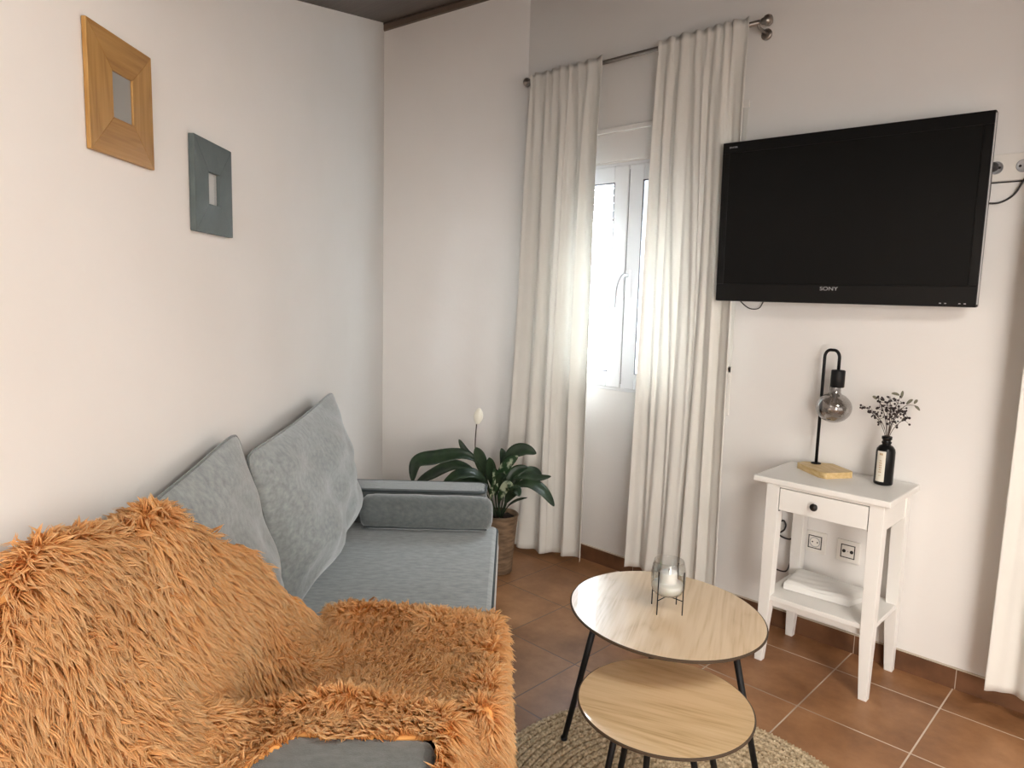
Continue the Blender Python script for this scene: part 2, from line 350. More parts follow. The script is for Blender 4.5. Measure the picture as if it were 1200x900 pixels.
# board trim along the top of the far wall
tb = MB(); a = np.array(S(NL, DF, 0)); b = np.array((XC, YW, 0)); e = (b - a) / np.linalg.norm(b - a); nn = np.array([e[1], -e[0], 0])
za, zb = CZ(a[1]), CZ(b[1])
def strip(o0, o1, lo, hi, name, m):
    mb = MB(); P = [a + nn * o0, b + nn * o0, b + nn * o1, a + nn * o1]; Z = [za, zb, zb, za]
    mb.add([(p[0], p[1], z - lo) for p, z in zip(P, Z)] + [(p[0], p[1], z - hi) for p, z in zip(P, Z)], [(0, 1, 2, 3), (7, 6, 5, 4), (0, 4, 5, 1), (1, 5, 6, 2), (2, 6, 7, 3), (3, 7, 4, 0)])
    struct(name, mb, m)
strip(0, .022, .0, .042, 'trim_1', 'trimw'); strip(0, .030, -.002, .016, 'trim_2', 'ceil')
# skirting tiles
def skirt(name, p, q, grouts):
    p = np.array([*p, 0.]); q = np.array([*q, 0.]); L = np.linalg.norm(q - p); e = (q - p) / L; n = np.array([e[1], -e[0], 0]); mb = MB()
    def bx(s0, s1, t, z0, z1, mi):
        P = [p + e * s0, p + e * s1, p + e * s1 + n * t, p + e * s0 + n * t]
        mb.add([(*v[:2], z0) for v in P] + [(*v[:2], z1) for v in P], [(0, 1, 2, 3), (7, 6, 5, 4), (0, 4, 5, 1), (1, 5, 6, 2), (2, 6, 7, 3), (3, 7, 4, 0)], mi)
    c = [0] + grouts + [L]
    for i in range(len(c) - 1): bx(c[i] + .0015, c[i + 1] - .0015, .009, 0, .074, 0)
    bx(0, L, .0075, 0, .0745, 1)
    bx(0, L, .011, .0735, .0765, 1)
    struct(name, mb, ['skirt', 'grout'])
tile = .338; g0 = -.474
gl = [v for v in [g0 - k * tile - XC for k in range(-12, 12)] if .02 < v < RX - XC - .02]
skirt('baseboard_back', (XC, YW), (RX, YW), sorted(gl))
skirt('baseboard_far', (FLx, FLy), (XC, YW), [.25, .588])
skirt('baseboard_left', (BLx, BLy), (FLx, FLy), [tile * k for k in range(1, 18)])

# ------------------------------------------------------------------ window
def frame_rect(mb, x0, x1, z0, z1, w, y0, y1, mi=0):
    mb.box((x0, y0, z0), (x0 + w, y1, z1), mi); mb.box((x1 - w, y0, z0), (x1, y1, z1), mi)
    mb.box((x0 + w, y0, z0), (x1 - w, y1, z0 + w), mi); mb.box((x0 + w, y0, z1 - w), (x1 - w, y1, z1), mi)
wr = empty('window_1', ((WX0 + WX1) / 2, YW, WZ0)); tag(wr, 'white two leaf window between the cream curtains', kind='structure')
mb = MB(); frame_rect(mb, WX0, WX1, WZ0, WZ1, .035, YW - .004, YW + .07); mb.build('window_frame', 'pvc', wr, bevel=.003)
xm = -1.951
for (a_, b_) in ((WX0 + .03, xm - .004), (xm + .004, WX1 - .03)):
    mb = MB(); frame_rect(mb, a_, b_, WZ0 + .015, WZ1 - .015, .078, YW - .012, YW + .05)
    sa = mb.build('sash', 'pvc', wr, bevel=.004)
    g = MB(); g.box((a_ + .07, YW + .018, WZ0 + .085), (b_ - .07, YW + .022, WZ1 - .085)); g.build('pane', 'pane', sa)
    g = MB(); frame_rect(g, a_ + .074, b_ - .074, WZ0 + .089, WZ1 - .089, .005, YW - .0125, YW - .006); g.build('gasket', 'gasket', sa)
mb = MB(); mb.box((xm - .004, YW - .002, WZ0 + .03), (xm + .004, YW + .05, WZ1 - .03)); mb.build('seal', 'gasket', wr)
mb = MB(); mb.box((xm + .010, YW - .022, 1.33), (xm + .036, YW - .012, 1.46)); hp = mb.build('handle_plate', 'pvc', wr, bevel=.004)
mb = MB(); mb.tube(smooth_path([(xm + .023, YW - .020, 1.435), (xm + .021, YW - .058, 1.43), (xm + .008, YW - .066, 1.40), (xm - .004, YW - .064, 1.35), (xm - .008, YW - .060, 1.285)]), .0085, 10); mb.build('handle_lever', 'handle', wr)
mb = MB()
for k in range(7): mb.box((WX0 - .02, YW + .10, 1.72 + k * .036), (WX1 + .02, YW + .112, 1.72 + k * .036 + .033))
mb.box((WX0 - .02, YW + .098, 1.703), (WX1 + .02, YW + .114, 1.716))
mb.build('roller_shutter', 'slat', wr, bevel=.003)
# roller shutter housing above the window
mb = MB(); mb.box((WX0 - .05, YW - .012, 1.962), (WX1 + .05, YW + .001, 2.094)); mb.box((WX0 - .06, YW - .020, 2.094), (WX1 + .06, YW + .001, 2.119))
struct('trim_3', mb, 'wall', bevel=.004)
# shutter strap and its wall slot
sr = empty('shutter_strap', (-1.40, YW, .86)); tag(sr, 'pale roller shutter strap on the wall beside the right hand curtain', 'strap')
mb = MB(); mb.box((-1.407, YW - .008, 1.03), (-1.389, YW - .0065, 2.12)); mb.build('webbing', 'curtain', sr)
mb = MB(); mb.box((-1.414, YW - .012, 2.105), (-1.384, YW, 2.135)); mb.build('guide', 'socket', sr, bevel=.003)
mb = MB(); mb.box((-1.418, YW - .008, .845), (-1.388, YW, 1.055)); mb.build('coiler_plate', 'socket', sr, bevel=.003)
mb = MB(); mb.box((-1.4065, YW - .0095, .875), (-1.4015, YW - .006, 1.04)); mb.build('slot', 'pin', sr)
# outside yard wall
mb = MB(); mb.box((-5.5, 4.6, -.3), (1.0, 4.8, 2.6)); struct('trim_4', mb, 'stone')
mb = MB(); mb.box((-5.5, YW + .24, -.3), (1.0, 4.6, -.15)); struct('floor_yard', mb, 'stone')

# ------------------------------------------------------------------ curtains and rod
YR = YW - .09
rd = empty('curtain_rod', (-1.92, YR, 2.39)); tag(rd, 'slim grey metal curtain rod above the window with round finials', 'curtain rod')
mb = MB(); mb.tube([(-2.52, YR, 2.391), (-1.325, YR, 2.391)], .0095, 14); mb.build('pole', 'steel', rd)
for x, s_ in ((-2.535, -1), (-1.30, 1)):
    mb = MB(); rot = Matrix.Rotation(PI / 2 * s_, 4, 'Y')
    mb.lathe([(.0001, -.005), (.012, -.004), (.014, .004), (.012, .009), (.020, .012), (.022, .024), (.017, .033), (.0001, .035)], (x - .012 * s_, YR, 2.391), 20, 0, rot); mb.build('finial', 'steel', rd)
for x in (-2.545 + .03, -1.335):
    mb = MB(); mb.tube([(x, YR + .008, 2.391), (x, YR + .02, 2.378), (x, YW - .006, 2.375)], .006, 8); mb.lathe([(.022, 0), (.022, .006), (.012, .009)], (x, YW, 2.372), 16, 0, Matrix.Rotation(PI / 2, 4, 'X')); mb.build('bracket', 'steel', rd)
def curtain(name, x0t, x1t, x0b, x1b, ztop, zbot, gathers, folds, seed, label, yb0=0.0, amp=.028):
    rg = np.random.default_rng(seed); NXg, NZ = 320, 90
    def knots(n):
        g = np.cumsum(rg.uniform(.45, 1.7, n)); return np.concatenate([[0], g / g[-1]]), np.array([(-1) ** k for k in range(n + 1)]) * rg.uniform(.35, 1.15, n + 1)
    kA, hA = knots(gathers * 2); kB, hB = knots(folds * 2); kC, hC = knots(folds * 2); kD, hD = knots(folds * 5)
    def wave(u, ks, hs):
        u = min(1, max(0, u)); i = int(np.clip(np.searchsorted(ks, u, side='right') - 1, 0, len(ks) - 2)); t = (u - ks[i]) / (ks[i + 1] - ks[i]); t = (1 - math.cos(PI * t)) / 2
        return hs[i] * (1 - t) + hs[i + 1] * t
    p1, p2, p3 = rg.uniform(0, 6, 3); rows = []
    us = np.linspace(0, 1, NXg + 1)
    cB = np.interp(kB, kB, kB)
    for j in range(NZ + 1):
        v = j / NZ; z = ztop + (zbot - ztop) * v; row = []
        wa = math.exp(-max(0, v - .04) / .13); wb = (1 - wa) * (1 - v) ** .8; wc = (1 - wa) * (1 - (1 - v) ** .8)
        for u in us:
            sh = .035 * math.sin(2.6 * v + p1) * math.sin(PI * u) * v + .02 * math.sin(5 * v + 4 * u + p2) * math.sin(PI * u)
            w = wave(u, kA, hA) * wa * .32 + wave(u + sh, kB, hB) * wb + wave(u + sh * .6, kC, hC) * wc + .20 * wave(u + sh * 1.4, kD, hD) * (1 - wa)
            x = (x0t + (x1t - x0t) * u) * (1 - v) + (x0b + (x1b - x0b) * u) * v
            y = YR - .0135 - w * amp * (1 if w > 0 else .62 + .38 * min(1, v * 4)) - yb0 * (1 - u) * v ** 2.2
            if .018 < v < .028: y += .004
            if .955 < v < .962: y += .0012
            x += .30 * amp * math.sin(u * 30 + p3) * (1 - wa)
            zz = z + (.006 * wave(u, kA, hA) if j == 0 else 0) + .008 * math.sin(u * 7 + p2) * (v > .97)
            row.append((x, min(y, YR - .0115) if v < .06 else min(y, YW - .012), zz))
        rows.append(row)
    mb = MB(); mb.grid(rows)
    ob = mb.build(name, 'curtain', None, solid=.0016)
    return tag(ob, label, 'curtain', 'cream cotton curtains along the window wall')
curtain('curtain', -2.505, -2.058, -2.50, -2.045, 2.415, .035, 8, 4, 3, 'cream cotton curtain on the left of the window, behind the potted plant', .11)
curtain('curtain', -1.765, -1.360, -1.775, -1.345, 2.415, .095, 8, 5, 8, 'cream cotton curtain on the right of the window, beside the television', .02, amp=.026)
curtain('curtain', -.372, .65, -.380, .66, 2.415, .085, 14, 8, 5, 'cream curtain edge at the far right, beyond the white side table', .0, amp=.024)


# ------------------------------------------------------------------ television
tvr = empty('television', (-.96, YW - .13, 1.634), .06); tag(tvr, 'black flat screen television mounted on the white wall', 'television')
XT = Matrix.Translation((-.96, YW - .13, 1.634)) @ Matrix.Rotation(.06, 4, 'Z') @ Matrix.Rotation(.028, 4, 'X')
def tbox(mb, lo, hi, mi=0): mb.box(lo, hi, mi, XT)
w, h = .892 / 2, .612 / 2
mb = MB(); tbox(mb, (-w, .0, -h), (w, .035, h)); tbox(mb, (-w + .05, .034, -h + .06), (w - .05, .075, h - .06)); mb.build('housing', 'blackplastic', tvr, bevel=.006, segs=3)
mb = MB(); z0_, z1_ = -h + .068, h - .042
for lo, hi in (((-w + .002, -.004, z1_), (w - .002, .001, h - .002)), ((-w + .002, -.004, -h + .002), (w - .002, .001, z0_)), ((-w + .002, -.004, z0_), (-w + .030, .001, z1_)), ((w - .030, -.004, z0_), (w - .002, .001, z1_))): tbox(mb, lo, hi)
mb.build('bezel', 'blackplastic', tvr, bevel=.0015)
mb = MB(); tbox(mb, (-w + .028, -.001, z0_ - .002), (w - .028, .002, z1_ + .002)); mb.build('screen', 'screen', tvr)
mb = MB(); tbox(mb, (w - .0025, -.001, -h + .01), (w + .0012, .006, h - .01)); mb.build('edge_strip', 'pin', tvr)
mb = MB(); mb.box((-1.15, YW - .03, 1.45), (-.77, YW, 1.82)); mb.box((-1.05, YW - .075, 1.5), (-.87, YW - .02, 1.76)); mb.build('wall_bracket', 'black', tvr)
def text_mesh(txt, size, name, m, parent, mtx, sx=1.0, thick=.0004):
    cu = bpy.data.curves.new(name, 'FONT'); cu.body = txt; cu.size = size; cu.align_x = 'CENTER'; cu.extrude = thick
    tmp = bpy.data.objects.new(name + '_tmp', cu); C.objects.link(tmp); dg = bpy.context.evaluated_depsgraph_get(); dg.update()
    me = bpy.data.meshes.new_from_object(tmp.evaluated_get(dg)); bpy.data.objects.remove(tmp)
    T = XF[parent.name].inverted() @ mtx @ Matrix.Diagonal((sx, 1, 1, 1)); me.transform(T)
    me.materials.clear(); me.materials.append(M[m])
    o = bpy.data.objects.new(name, me); C.objects.link(o); o.parent = parent; XF[o.name] = XF[parent.name]; return o
R90 = Matrix.Rotation(PI / 2, 4, 'X')
t_ = text_mesh('SONY', .019, 'lettering', 'pin', tvr, XT @ Matrix.Translation((-.012, -.0046, -h + .048)) @ R90, 1.25); t_['label'] = 'silver maker lettering'
t_ = text_mesh('BRAVIA', .009, 'corner_lettering', 'pin', tvr, XT @ Matrix.Translation((-w + .045, -.0046, h - .024)) @ R90, 1.1)
for x in (.34, .355, .395, .41):
    mb = MB(); tbox(mb, (x, -.0046, -h + .010), (x + .006, -.0038, -h + .013)); mb.build('indicator_mark', 'pin', tvr)
# cables near the television
cb = MB(); cb.tube(smooth_path([(-1.37, YW - .02, 1.345), (-1.362, YW - .008, 1.324), (-1.325, YW - .006, 1.300), (-1.285, YW - .008, 1.303), (-1.262, YW - .02, 1.335)]), .0022, 6)
tag(cb.build('cable', 'cable', None), 'thin cable looping just below the left end of the television', 'cable')
cb = MB(); cb.tube(smooth_path([(-.5265, YW - .045, 1.778), (-.522, YW - .06, 1.74), (-.524, YW - .05, 1.67), (-.535, YW - .04, 1.645), (-.56, YW - .035, 1.63)]), .0032, 8)
cb.lathe([(.0001, 0), (.014, .001), (.016, .012), (.012, .03), (.006, .038), (.0001, .04)], (-.5265, YW - .010, 1.780), 14, 0, Matrix.Rotation(PI / 2, 4, 'X'))
tag(cb.build('power_cord', 'cable', None), 'black cord plugged into the wall socket right of the television', 'cord')
cb = MB(); cb.tube(smooth_path([(-.60, YW - .03, 1.67), (-.545, YW - .014, 1.668), (-.50, YW - .012, 1.667), (-.463, YW - .012, 1.69), (-.440, YW - .014, 1.735), (-.41, YW - .02, 1.79), (-.40, YW - .022, 1.785)]), .003, 8)
tag(cb.build('cable', 'cable', None), 'black cable curving below the wall socket to the edge of the picture', 'cable')
# sockets
def socket(x, z, nm, label, w_=.085, kind=0):
    r = empty('wall_socket', (x, YW, z - .042)); tag(r, label, 'wall socket', 'wall sockets')
    mb = MB(); mb.box((x - w_ / 2, YW - .009, z - .0425), (x + w_ / 2, YW, z + .0425)); mb.build('face_plate', 'socket', r, bevel=.003)
    if kind == 2:
        mb = MB(); mb.box((x - w_ / 2 - .002, YW - .004, z - .048), (x + w_ / 2 + .002, YW, z - .044)); mb.build('painted_shadow', 'hole', r);  # dark strip painted below the plate as its shadow
    if kind in (0, 1):
        mb = MB(); frame_rect(mb, x - .026, x + .026, z - .026, z + .026, .0032, YW - .0105, YW - .0085); mb.build('inner_ring', 'hole', r, bevel=.0005)
    rot = Matrix.Rotation(PI / 2, 4, 'X')
    if kind == 0:
        mb = MB(); mb.lathe([(.020, .0005), (.020, .003), (.0175, .003), (.0175, .0008)], (x, YW - .0085, z), 28, 0, rot, caps=False); mb.build('round_well', 'pin', r)
        mb = MB()
        for q in (-.0095, .0095): mb.lathe([(.0028, 0), (.0028, .0012)], (x + q, YW - .0088, z), 12, 0, rot)
        mb.build('pin_holes', 'hole', r)
    if kind == 1:
        mb = MB()
        for q in (-.014, .014): mb.lathe([(.0065, 0), (.0065, .002)], (x + q, YW - .0088, z), 16, 0, rot)
        mb.build('antenna_ports', 'hole', r)
        mb = MB(); mb.lathe([(.0022, 0), (.0022, .0015)], (x, YW - .0088, z), 10, 0, rot); mb.build('screw', 'pin', r)
    if kind == 2:
        for q, nmh in ((-.052, 0), (.022, 1)):
            mb = MB(); mb.lathe([(.0205, 0), (.0205, .003), (.0185, .003), (.0185, .0008), (.0001, .0008)], (x + q, YW - .0085, z), 28, 0, rot, caps=False); mb.build('round_well', 'pin', r)
            mb = MB()
            for e_ in (-.0095, .0095): mb.lathe([(.004, 0), (.004, .0012)], (x + q + e_, YW - .0088, z), 12, 0, rot)
            mb.build('pin_holes', 'hole', r)
    return r
socket(-.988, .396, 's', 'white wall socket with round well, above the shelf of the side table')
socket(-.864, .392, 's', 'white wall aerial outlet with two dark ports, above the shelf of the side table', kind=1)
socket(-.468, 1.778, 's', 'white double wall socket at the right edge of the television', w_=.155, kind=2)
cb = MB()
cb.tube(smooth_path([(-1.133, YW - .012, .425), (-1.128, YW - .02, .445), (-1.112, YW - .022, .455), (-1.103, YW - .02, .44), (-1.108, YW - .02, .418), (-1.128, YW - .02, .395), (-1.10, YW - .022, .385), (-1.075, YW - .02, .39), (-1.066, YW - .02, .42), (-1.066, YW - .012, .45)]), .0035, 8)
cb.tube(smooth_path([(-1.128, YW - .02, .43), (-1.128, YW - .02, .40), (-1.14, YW - .02, .37), (-1.150, YW - .02, .33), (-1.150, YW - .02, .27), (-1.12, YW - .06, .264), (-1.07, YW - .07, .268), (-1.062, YW - .05, .30), (-1.055, YW - .03, .34)]), .0028, 8)
tag(cb.build('cable_bundle', 'cable', None), 'tangled dark cables hanging behind the left leg of the side table', 'cable')

# ------------------------------------------------------------------ white side table
nt = empty('side_table', (-.862, 2.60, 0)); tag(nt, 'white painted side table with one drawer and a low shelf', 'side table')
xl, xr, yf, ybk = -1.060, -.664, 2.447, 2.752
mb = MB(); mb.box((-1.108, 2.436, .678), (-.644, 2.768, .700)); mb.build('table_top', 'white_paint', nt, bevel=.004)
def leg(cx, cy, sx, sy):   # outer faces stay vertical, inner faces taper
    t, b_ = .046, .028; o = []
    for z, wd in ((0, b_), (.20, .040), (.58, t), (.678, t)):
        x0, x1 = (cx, cx + wd * sx); y0, y1 = (cy, cy + wd * sy)
        o.append([(x0, y0, z), (x1, y0, z), (x1, y1, z), (x0, y1, z)])
    mb = MB(); vs = [p for r in o for p in r]; fs = [(3, 2, 1, 0), (12, 13, 14, 15)]
    for i in range(3):
        for k in range(4): k2 = (k + 1) % 4; fs.append((i * 4 + k, i * 4 + k2, i * 4 + 4 + k2, i * 4 + 4 + k))
    mb.add(vs, fs); ob = mb.build('leg', 'white_paint', nt, bevel=.002)
    me = ob.data
    import bmesh
    bm = bmesh.new(); bm.from_mesh(me); bmesh.ops.recalc_face_normals(bm, faces=bm.faces); bm.to_mesh(me); bm.free()
leg(xl, yf, 1, 1); leg(xr, yf, -1, 1); leg(xl, ybk, 1, -1); leg(xr, ybk, -1, -1)
mb = MB(); mb.box((xl + .006, yf + .04, .585), (xl + .022, ybk - .03, .678)); mb.box((xr - .022, yf + .04, .585), (xr - .006, ybk - .03, .678)); mb.box((xl + .03, ybk - .022, .585), (xr - .03, ybk - .006, .678)); mb.box((xl + .03, yf + .004, .668), (xr - .03, yf + .02, .679)); mb.build('apron', 'white_paint', nt, bevel=.001)
mb = MB(); mb.box((xl + .049, yf + .002, .586), (xr - .049, yf + .018, .666)); mb.box((xl + .055, yf + .018, .592), (xr - .055, ybk - .04, .60)); dr = mb.build('drawer', 'white_paint', nt, bevel=.002)
mb = MB(); mb.box((xl + .0463, yf + .008, .58), (xl + .0488, yf + .02, .668)); mb.box((xr - .0488, yf + .008, .58), (xr - .0463, yf + .02, .668)); mb.box((xl + .046, yf + .008, .6665), (xr - .046, yf + .02, .6685)); mb.build('drawer_gap', 'hole', dr)
mb = MB(); mb.lathe([(.0065, 0), (.006, .008), (.0115, .012), (.0135, .018), (.011, .024), (.0001, .026)], (-.883, yf + .002, .628), 24, 0, Matrix.Rotation(PI / 2, 4, 'X')); mb.build('knob', 'knob', dr)
mb = MB(); mb.box((xl + .006, yf + .006, .242), (xr - .006, ybk - .004, .260)); mb.box((xl + .03, yf + .03, .212), (xr - .03, yf + .044, .243)); mb.box((xl + .03, ybk - .03, .212), (xr - .03, ybk - .016, .243)); mb.build('shelf', 'white_paint', nt, bevel=.002)
# flat white packet on the shelf
pk = empty('flat_packet', (-.90, 2.66, .26)); tag(pk, 'flat white plastic wrapped packet lying on the shelf of the side table', 'packet')
mb = MB(); rows = []
P0 = [(-1.010, 2.545), (-.780, 2.560), (-.745, 2.700), (-1.030, 2.725)]
def bil(u, v): return [(P0[0][k] * (1 - u) + P0[1][k] * u) * (1 - v) + (P0[3][k] * (1 - u) + P0[2][k] * u) * v for k in (0, 1)]
N_ = 24
for side in (0, 1):
    rows = []
    for i in range(N_ + 1):
        row = []
        for j in range(N_ + 1):
            u, v = j / N_, i / N_; x, y = bil(u, v); e_ = min(1, min(u, 1 - u, v, 1 - v) / .03)
            z = .262 + (.032 * (.7 + .3 * e_ ** .5) + .0018 * math.sin(9 * u + 4 * v) + .0012 * math.sin(23 * v - 8 * u) if side else 0)
            row.append((x, y, z))
        rows.append(row if side else row[::-1])
    mb.grid(rows)
for (fa) in range(4):
    rows = [[], []]
    for i in range(N_ + 1):
        t = i / N_; u, v = [(t, 0), (1, t), (1 - t, 1), (0, 1 - t)][fa]; x, y = bil(u, v); rows[0].append((x, y, .262)); rows[1].append((x, y, .262 + .0224 + .0018 * math.sin(9 * u + 4 * v)))
    mb.grid(rows)
mb.build('wrapper', 'white_plastic', pk)
mb = MB(); c_ = bil(.5, .5); mb.box((c_[0] - .07, c_[1] - .04, .2605), (c_[0] + .07, c_[1] + .04, .2622)); mb.build('base_card', 'orangecap', pk)

# ------------------------------------------------------------------ table lamp
ZT = .700
lr = empty('table_lamp', (-.955, 2.70, ZT)); tag(lr, 'black hooked table lamp with smoky globe bulb and wooden base', 'table lamp')
hexa = [(-1.044, 2.668), (-.930, 2.580), (-.900, 2.578), (-.842, 2.672), (-.852, 2.690), (-.944, 2.755), (-1.034, 2.708)]
mb = MB(); mb.prism(hexa, ZT, ZT + .022); mb.build('base', 'pine', lr, bevel=.004)
px_, py_ = -.988, 2.708
mb = MB(); mb.lathe([(.018, 0), (.018, .003), (.008, .004)], (px_, py_, ZT + .022), 20)
arc = [(px_, py_, ZT + .022), (px_, py_, 1.130)]
ex, ey = -.932, 2.700
dx, dy = ex - px_, ey - py_
for k in range(1, 7): w_ = PI / 2 * k / 6; arc.append((px_ + dx * .38 * (1 - math.cos(w_)), py_ + dy * .38 * (1 - math.cos(w_)), 1.130 + .028 * math.sin(w_)))
for k in range(0, 7): w_ = PI / 2 * k / 6; arc.append((px_ + dx * (.62 + .38 * math.sin(w_)), py_ + dy * (.62 + .38 * math.sin(w_)), 1.130 + .028 * math.cos(w_)))
arc.append((ex, ey, 1.085)); mb.tube(arc, .0058, 12); mb.build('stem', 'black', lr)
mb = MB(); mb.lathe([(.006, .066), (.022, .064), (.0245, .061), (.0245, .002), (.022, 0)], (ex, ey, 1.022), 28); mb.build('lamp_holder', 'black', lr)
gb = (ex - .006, ey, .945)
mb = MB(); prof = [(max(1e-5, .0625 * math.sin(PI * k / 24)), -.056 * math.cos(PI * k / 24)) for k in range(22)] + [(.020, .058), (.019, .086)]
mb.lathe(prof, gb, 40, caps=False); mb.build('globe_bulb', 'smoke', lr)
mb = MB(); mb.lathe([(.004, .02), (.006, .05), (.012, .058), (.014, .085)], gb, 14); mb.build('bulb_core', 'pin', lr)
mb = MB(); mb.tube(smooth_path([(gb[0] - .01, gb[1], gb[2] + .03), (gb[0] - .02, gb[1], gb[2] - .012), (gb[0], gb[1] - .02, gb[2] - .02), (gb[0] + .02, gb[1], gb[2] - .012), (gb[0] + .01, gb[1], gb[2] + .03)]), .0012, 5); mb.build('filament', 'pin', lr)

# ------------------------------------------------------------------ bottle and sprigs
bx_, by_ = -.738, 2.668
br_ = empty('bottle', (bx_, by_, ZT)); tag(br_, 'small black glass bottle with a tall cream label, used as a vase', 'bottle')
mb = MB(); mb.lathe([(.024, 0), (.029, .002), (.031, .006), (.031, .118), (.029, .128), (.022, .138), (.0145, .142), (.0135, .146), (.016, .148), (.016, .153), (.0135, .155), (.0135, .160), (.0165, .162), (.0165, .172), (.011, .172), (.011, .150), (.0001, .149)], (bx_, by_, ZT), 40, caps=False); mb.build('glass_body', 'blackplastic', br_)
mb = MB(); rows = []
ca = math.atan2(-by_, -bx_) - .42
for z in (.014, .068, .122):
    rows.append([(bx_ + .0315 * math.cos(ca + (k / 8 - .5) * .95), by_ + .0315 * math.sin(ca + (k / 8 - .5) * .95), ZT + z) for k in range(9)])
mb.grid(rows); lb = mb.build('paper_label', 'paper', br_)
mb = MB(); rg = random.Random(3)
for z, hh, ww in ((.108, .007, .30), (.086, .004, .22), (.078, .004, .26), (.070, .004, .24), (.062, .004, .26), (.054, .004, .22), (.046, .004, .26), (.034, .003, .18)):
    for sgn in (-1, 1):
        a0, a1 = (ca + .03 * sgn, ca + ww / 2 * sgn)
        mb.grid([[(bx_ + .0318 * math.cos(a0 + (a1 - a0) * k / 3), by_ + .0318 * math.sin(a0 + (a1 - a0) * k / 3), ZT + z + q) for k in range(4)] for q in (0, hh)])
mb.build('label_print', 'ink', lb)
sp = empty('dried_sprigs', (bx_, by_, ZT + .150)); tag(sp, 'dried dark berry sprigs with a few grey green leaves, standing in the black bottle', 'dried flowers')
RV = np.array([.72, .69, 0]); DV = np.array([-.69, .72, 0])
tips = [(-.075, .025, .10), (-.045, .0, .135), (-.02, -.03, .145), (.0, .02, .12), (.02, -.02, .105), (.045, .01, .10), (.055, -.015, .075), (-.055, .0, .085), (.03, .0, .135)]
for i, (a_, b_, c_) in enumerate(tips):
    base = np.array([bx_, by_, ZT + .152]); tp = np.array([bx_, by_, ZT + .172]) + RV * a_ + DV * b_ + np.array([0, 0, c_])
    mid = base * .45 + tp * .55 + RV * (-a_ * .25)
    pth = smooth_path([tuple(base), tuple(mid), tuple(tp)], 6)
    mb = MB(); mb.tube(pth, .0011, 5); st = mb.build('stem', 'twig', sp)
    mb = MB(); rg = random.Random(i)
    for k in range(15):
        t = np.array(pth[rg.randint(7, len(pth) - 1)]); o_ = np.array([rg.gauss(0, .011), rg.gauss(0, .011), rg.gauss(0, .010)])
        mb.ball(tuple(t + o_), rg.uniform(.0026, .0048), 8); mb.tube([tuple(t), tuple(t + o_)], .0006, 4)
    mb.build('berries', 'berry', st)
def leaf_strip(mb, path, wid, nrm, fold=.25, prof=None, mi=0):
    P = [Vector(p) for p in path]; n = len(P); rows = []; nrm = Vector(nrm)
    for i in range(n):
        t = (P[min(i + 1, n - 1)] - P[max(i - 1, 0)]).normalized(); s_ = t.cross(nrm).normalized(); u2 = s_.cross(t).normalized()
        q = i / (n - 1); ww = wid * (prof(q) if prof else math.sin(PI * min(1, q * .96 + .03)) ** .8)
        rows.append([tuple(P[i] + s_ * (ww * a_) + u2 * (fold * ww * abs(a_) + .0)) for a_ in (-1, -.66, -.33, 0, .33, .66, 1)])
    mb.grid(rows)
for (a_, b_, c_, da, dc) in ((.035, 0, .135, .004, .028), (.055, 0, .115, .022, .018), (.085, .0, .110, .020, -.016), (.082, 0, .118, .012, .014), (.0, 0, .152, .030, -.006), (.05, .01, .055, .02, .012), (-.05, 0, .13, -.015, .01)):
    base = np.array([bx_, by_, ZT + .172]) + RV * a_ + DV * b_ + np.array([0, 0, c_]); tp = base + RV * da + np.array([0, 0, dc])
    mb = MB(); leaf_strip(mb, smooth_path([tuple(base), tuple((base + tp) / 2 + np.array([0, 0, .002])), tuple(tp)], 4), .0052, tuple(-DV * .9 + np.array([0, 0, .3])))
    mb.build('leaf', 'dryleaf', sp)
mb = MB(); b0 = np.array([bx_, by_, ZT + .152]); mb.tube(smooth_path([tuple(b0), tuple(b0 + RV * .02 + np.array([0, 0, .08])), tuple(b0 + RV * .05 + np.array([0, 0, .128])), tuple(b0 + RV * .088 + np.array([0, 0, .132]))], 6), .001, 5); mb.build('stem', 'twig', sp)

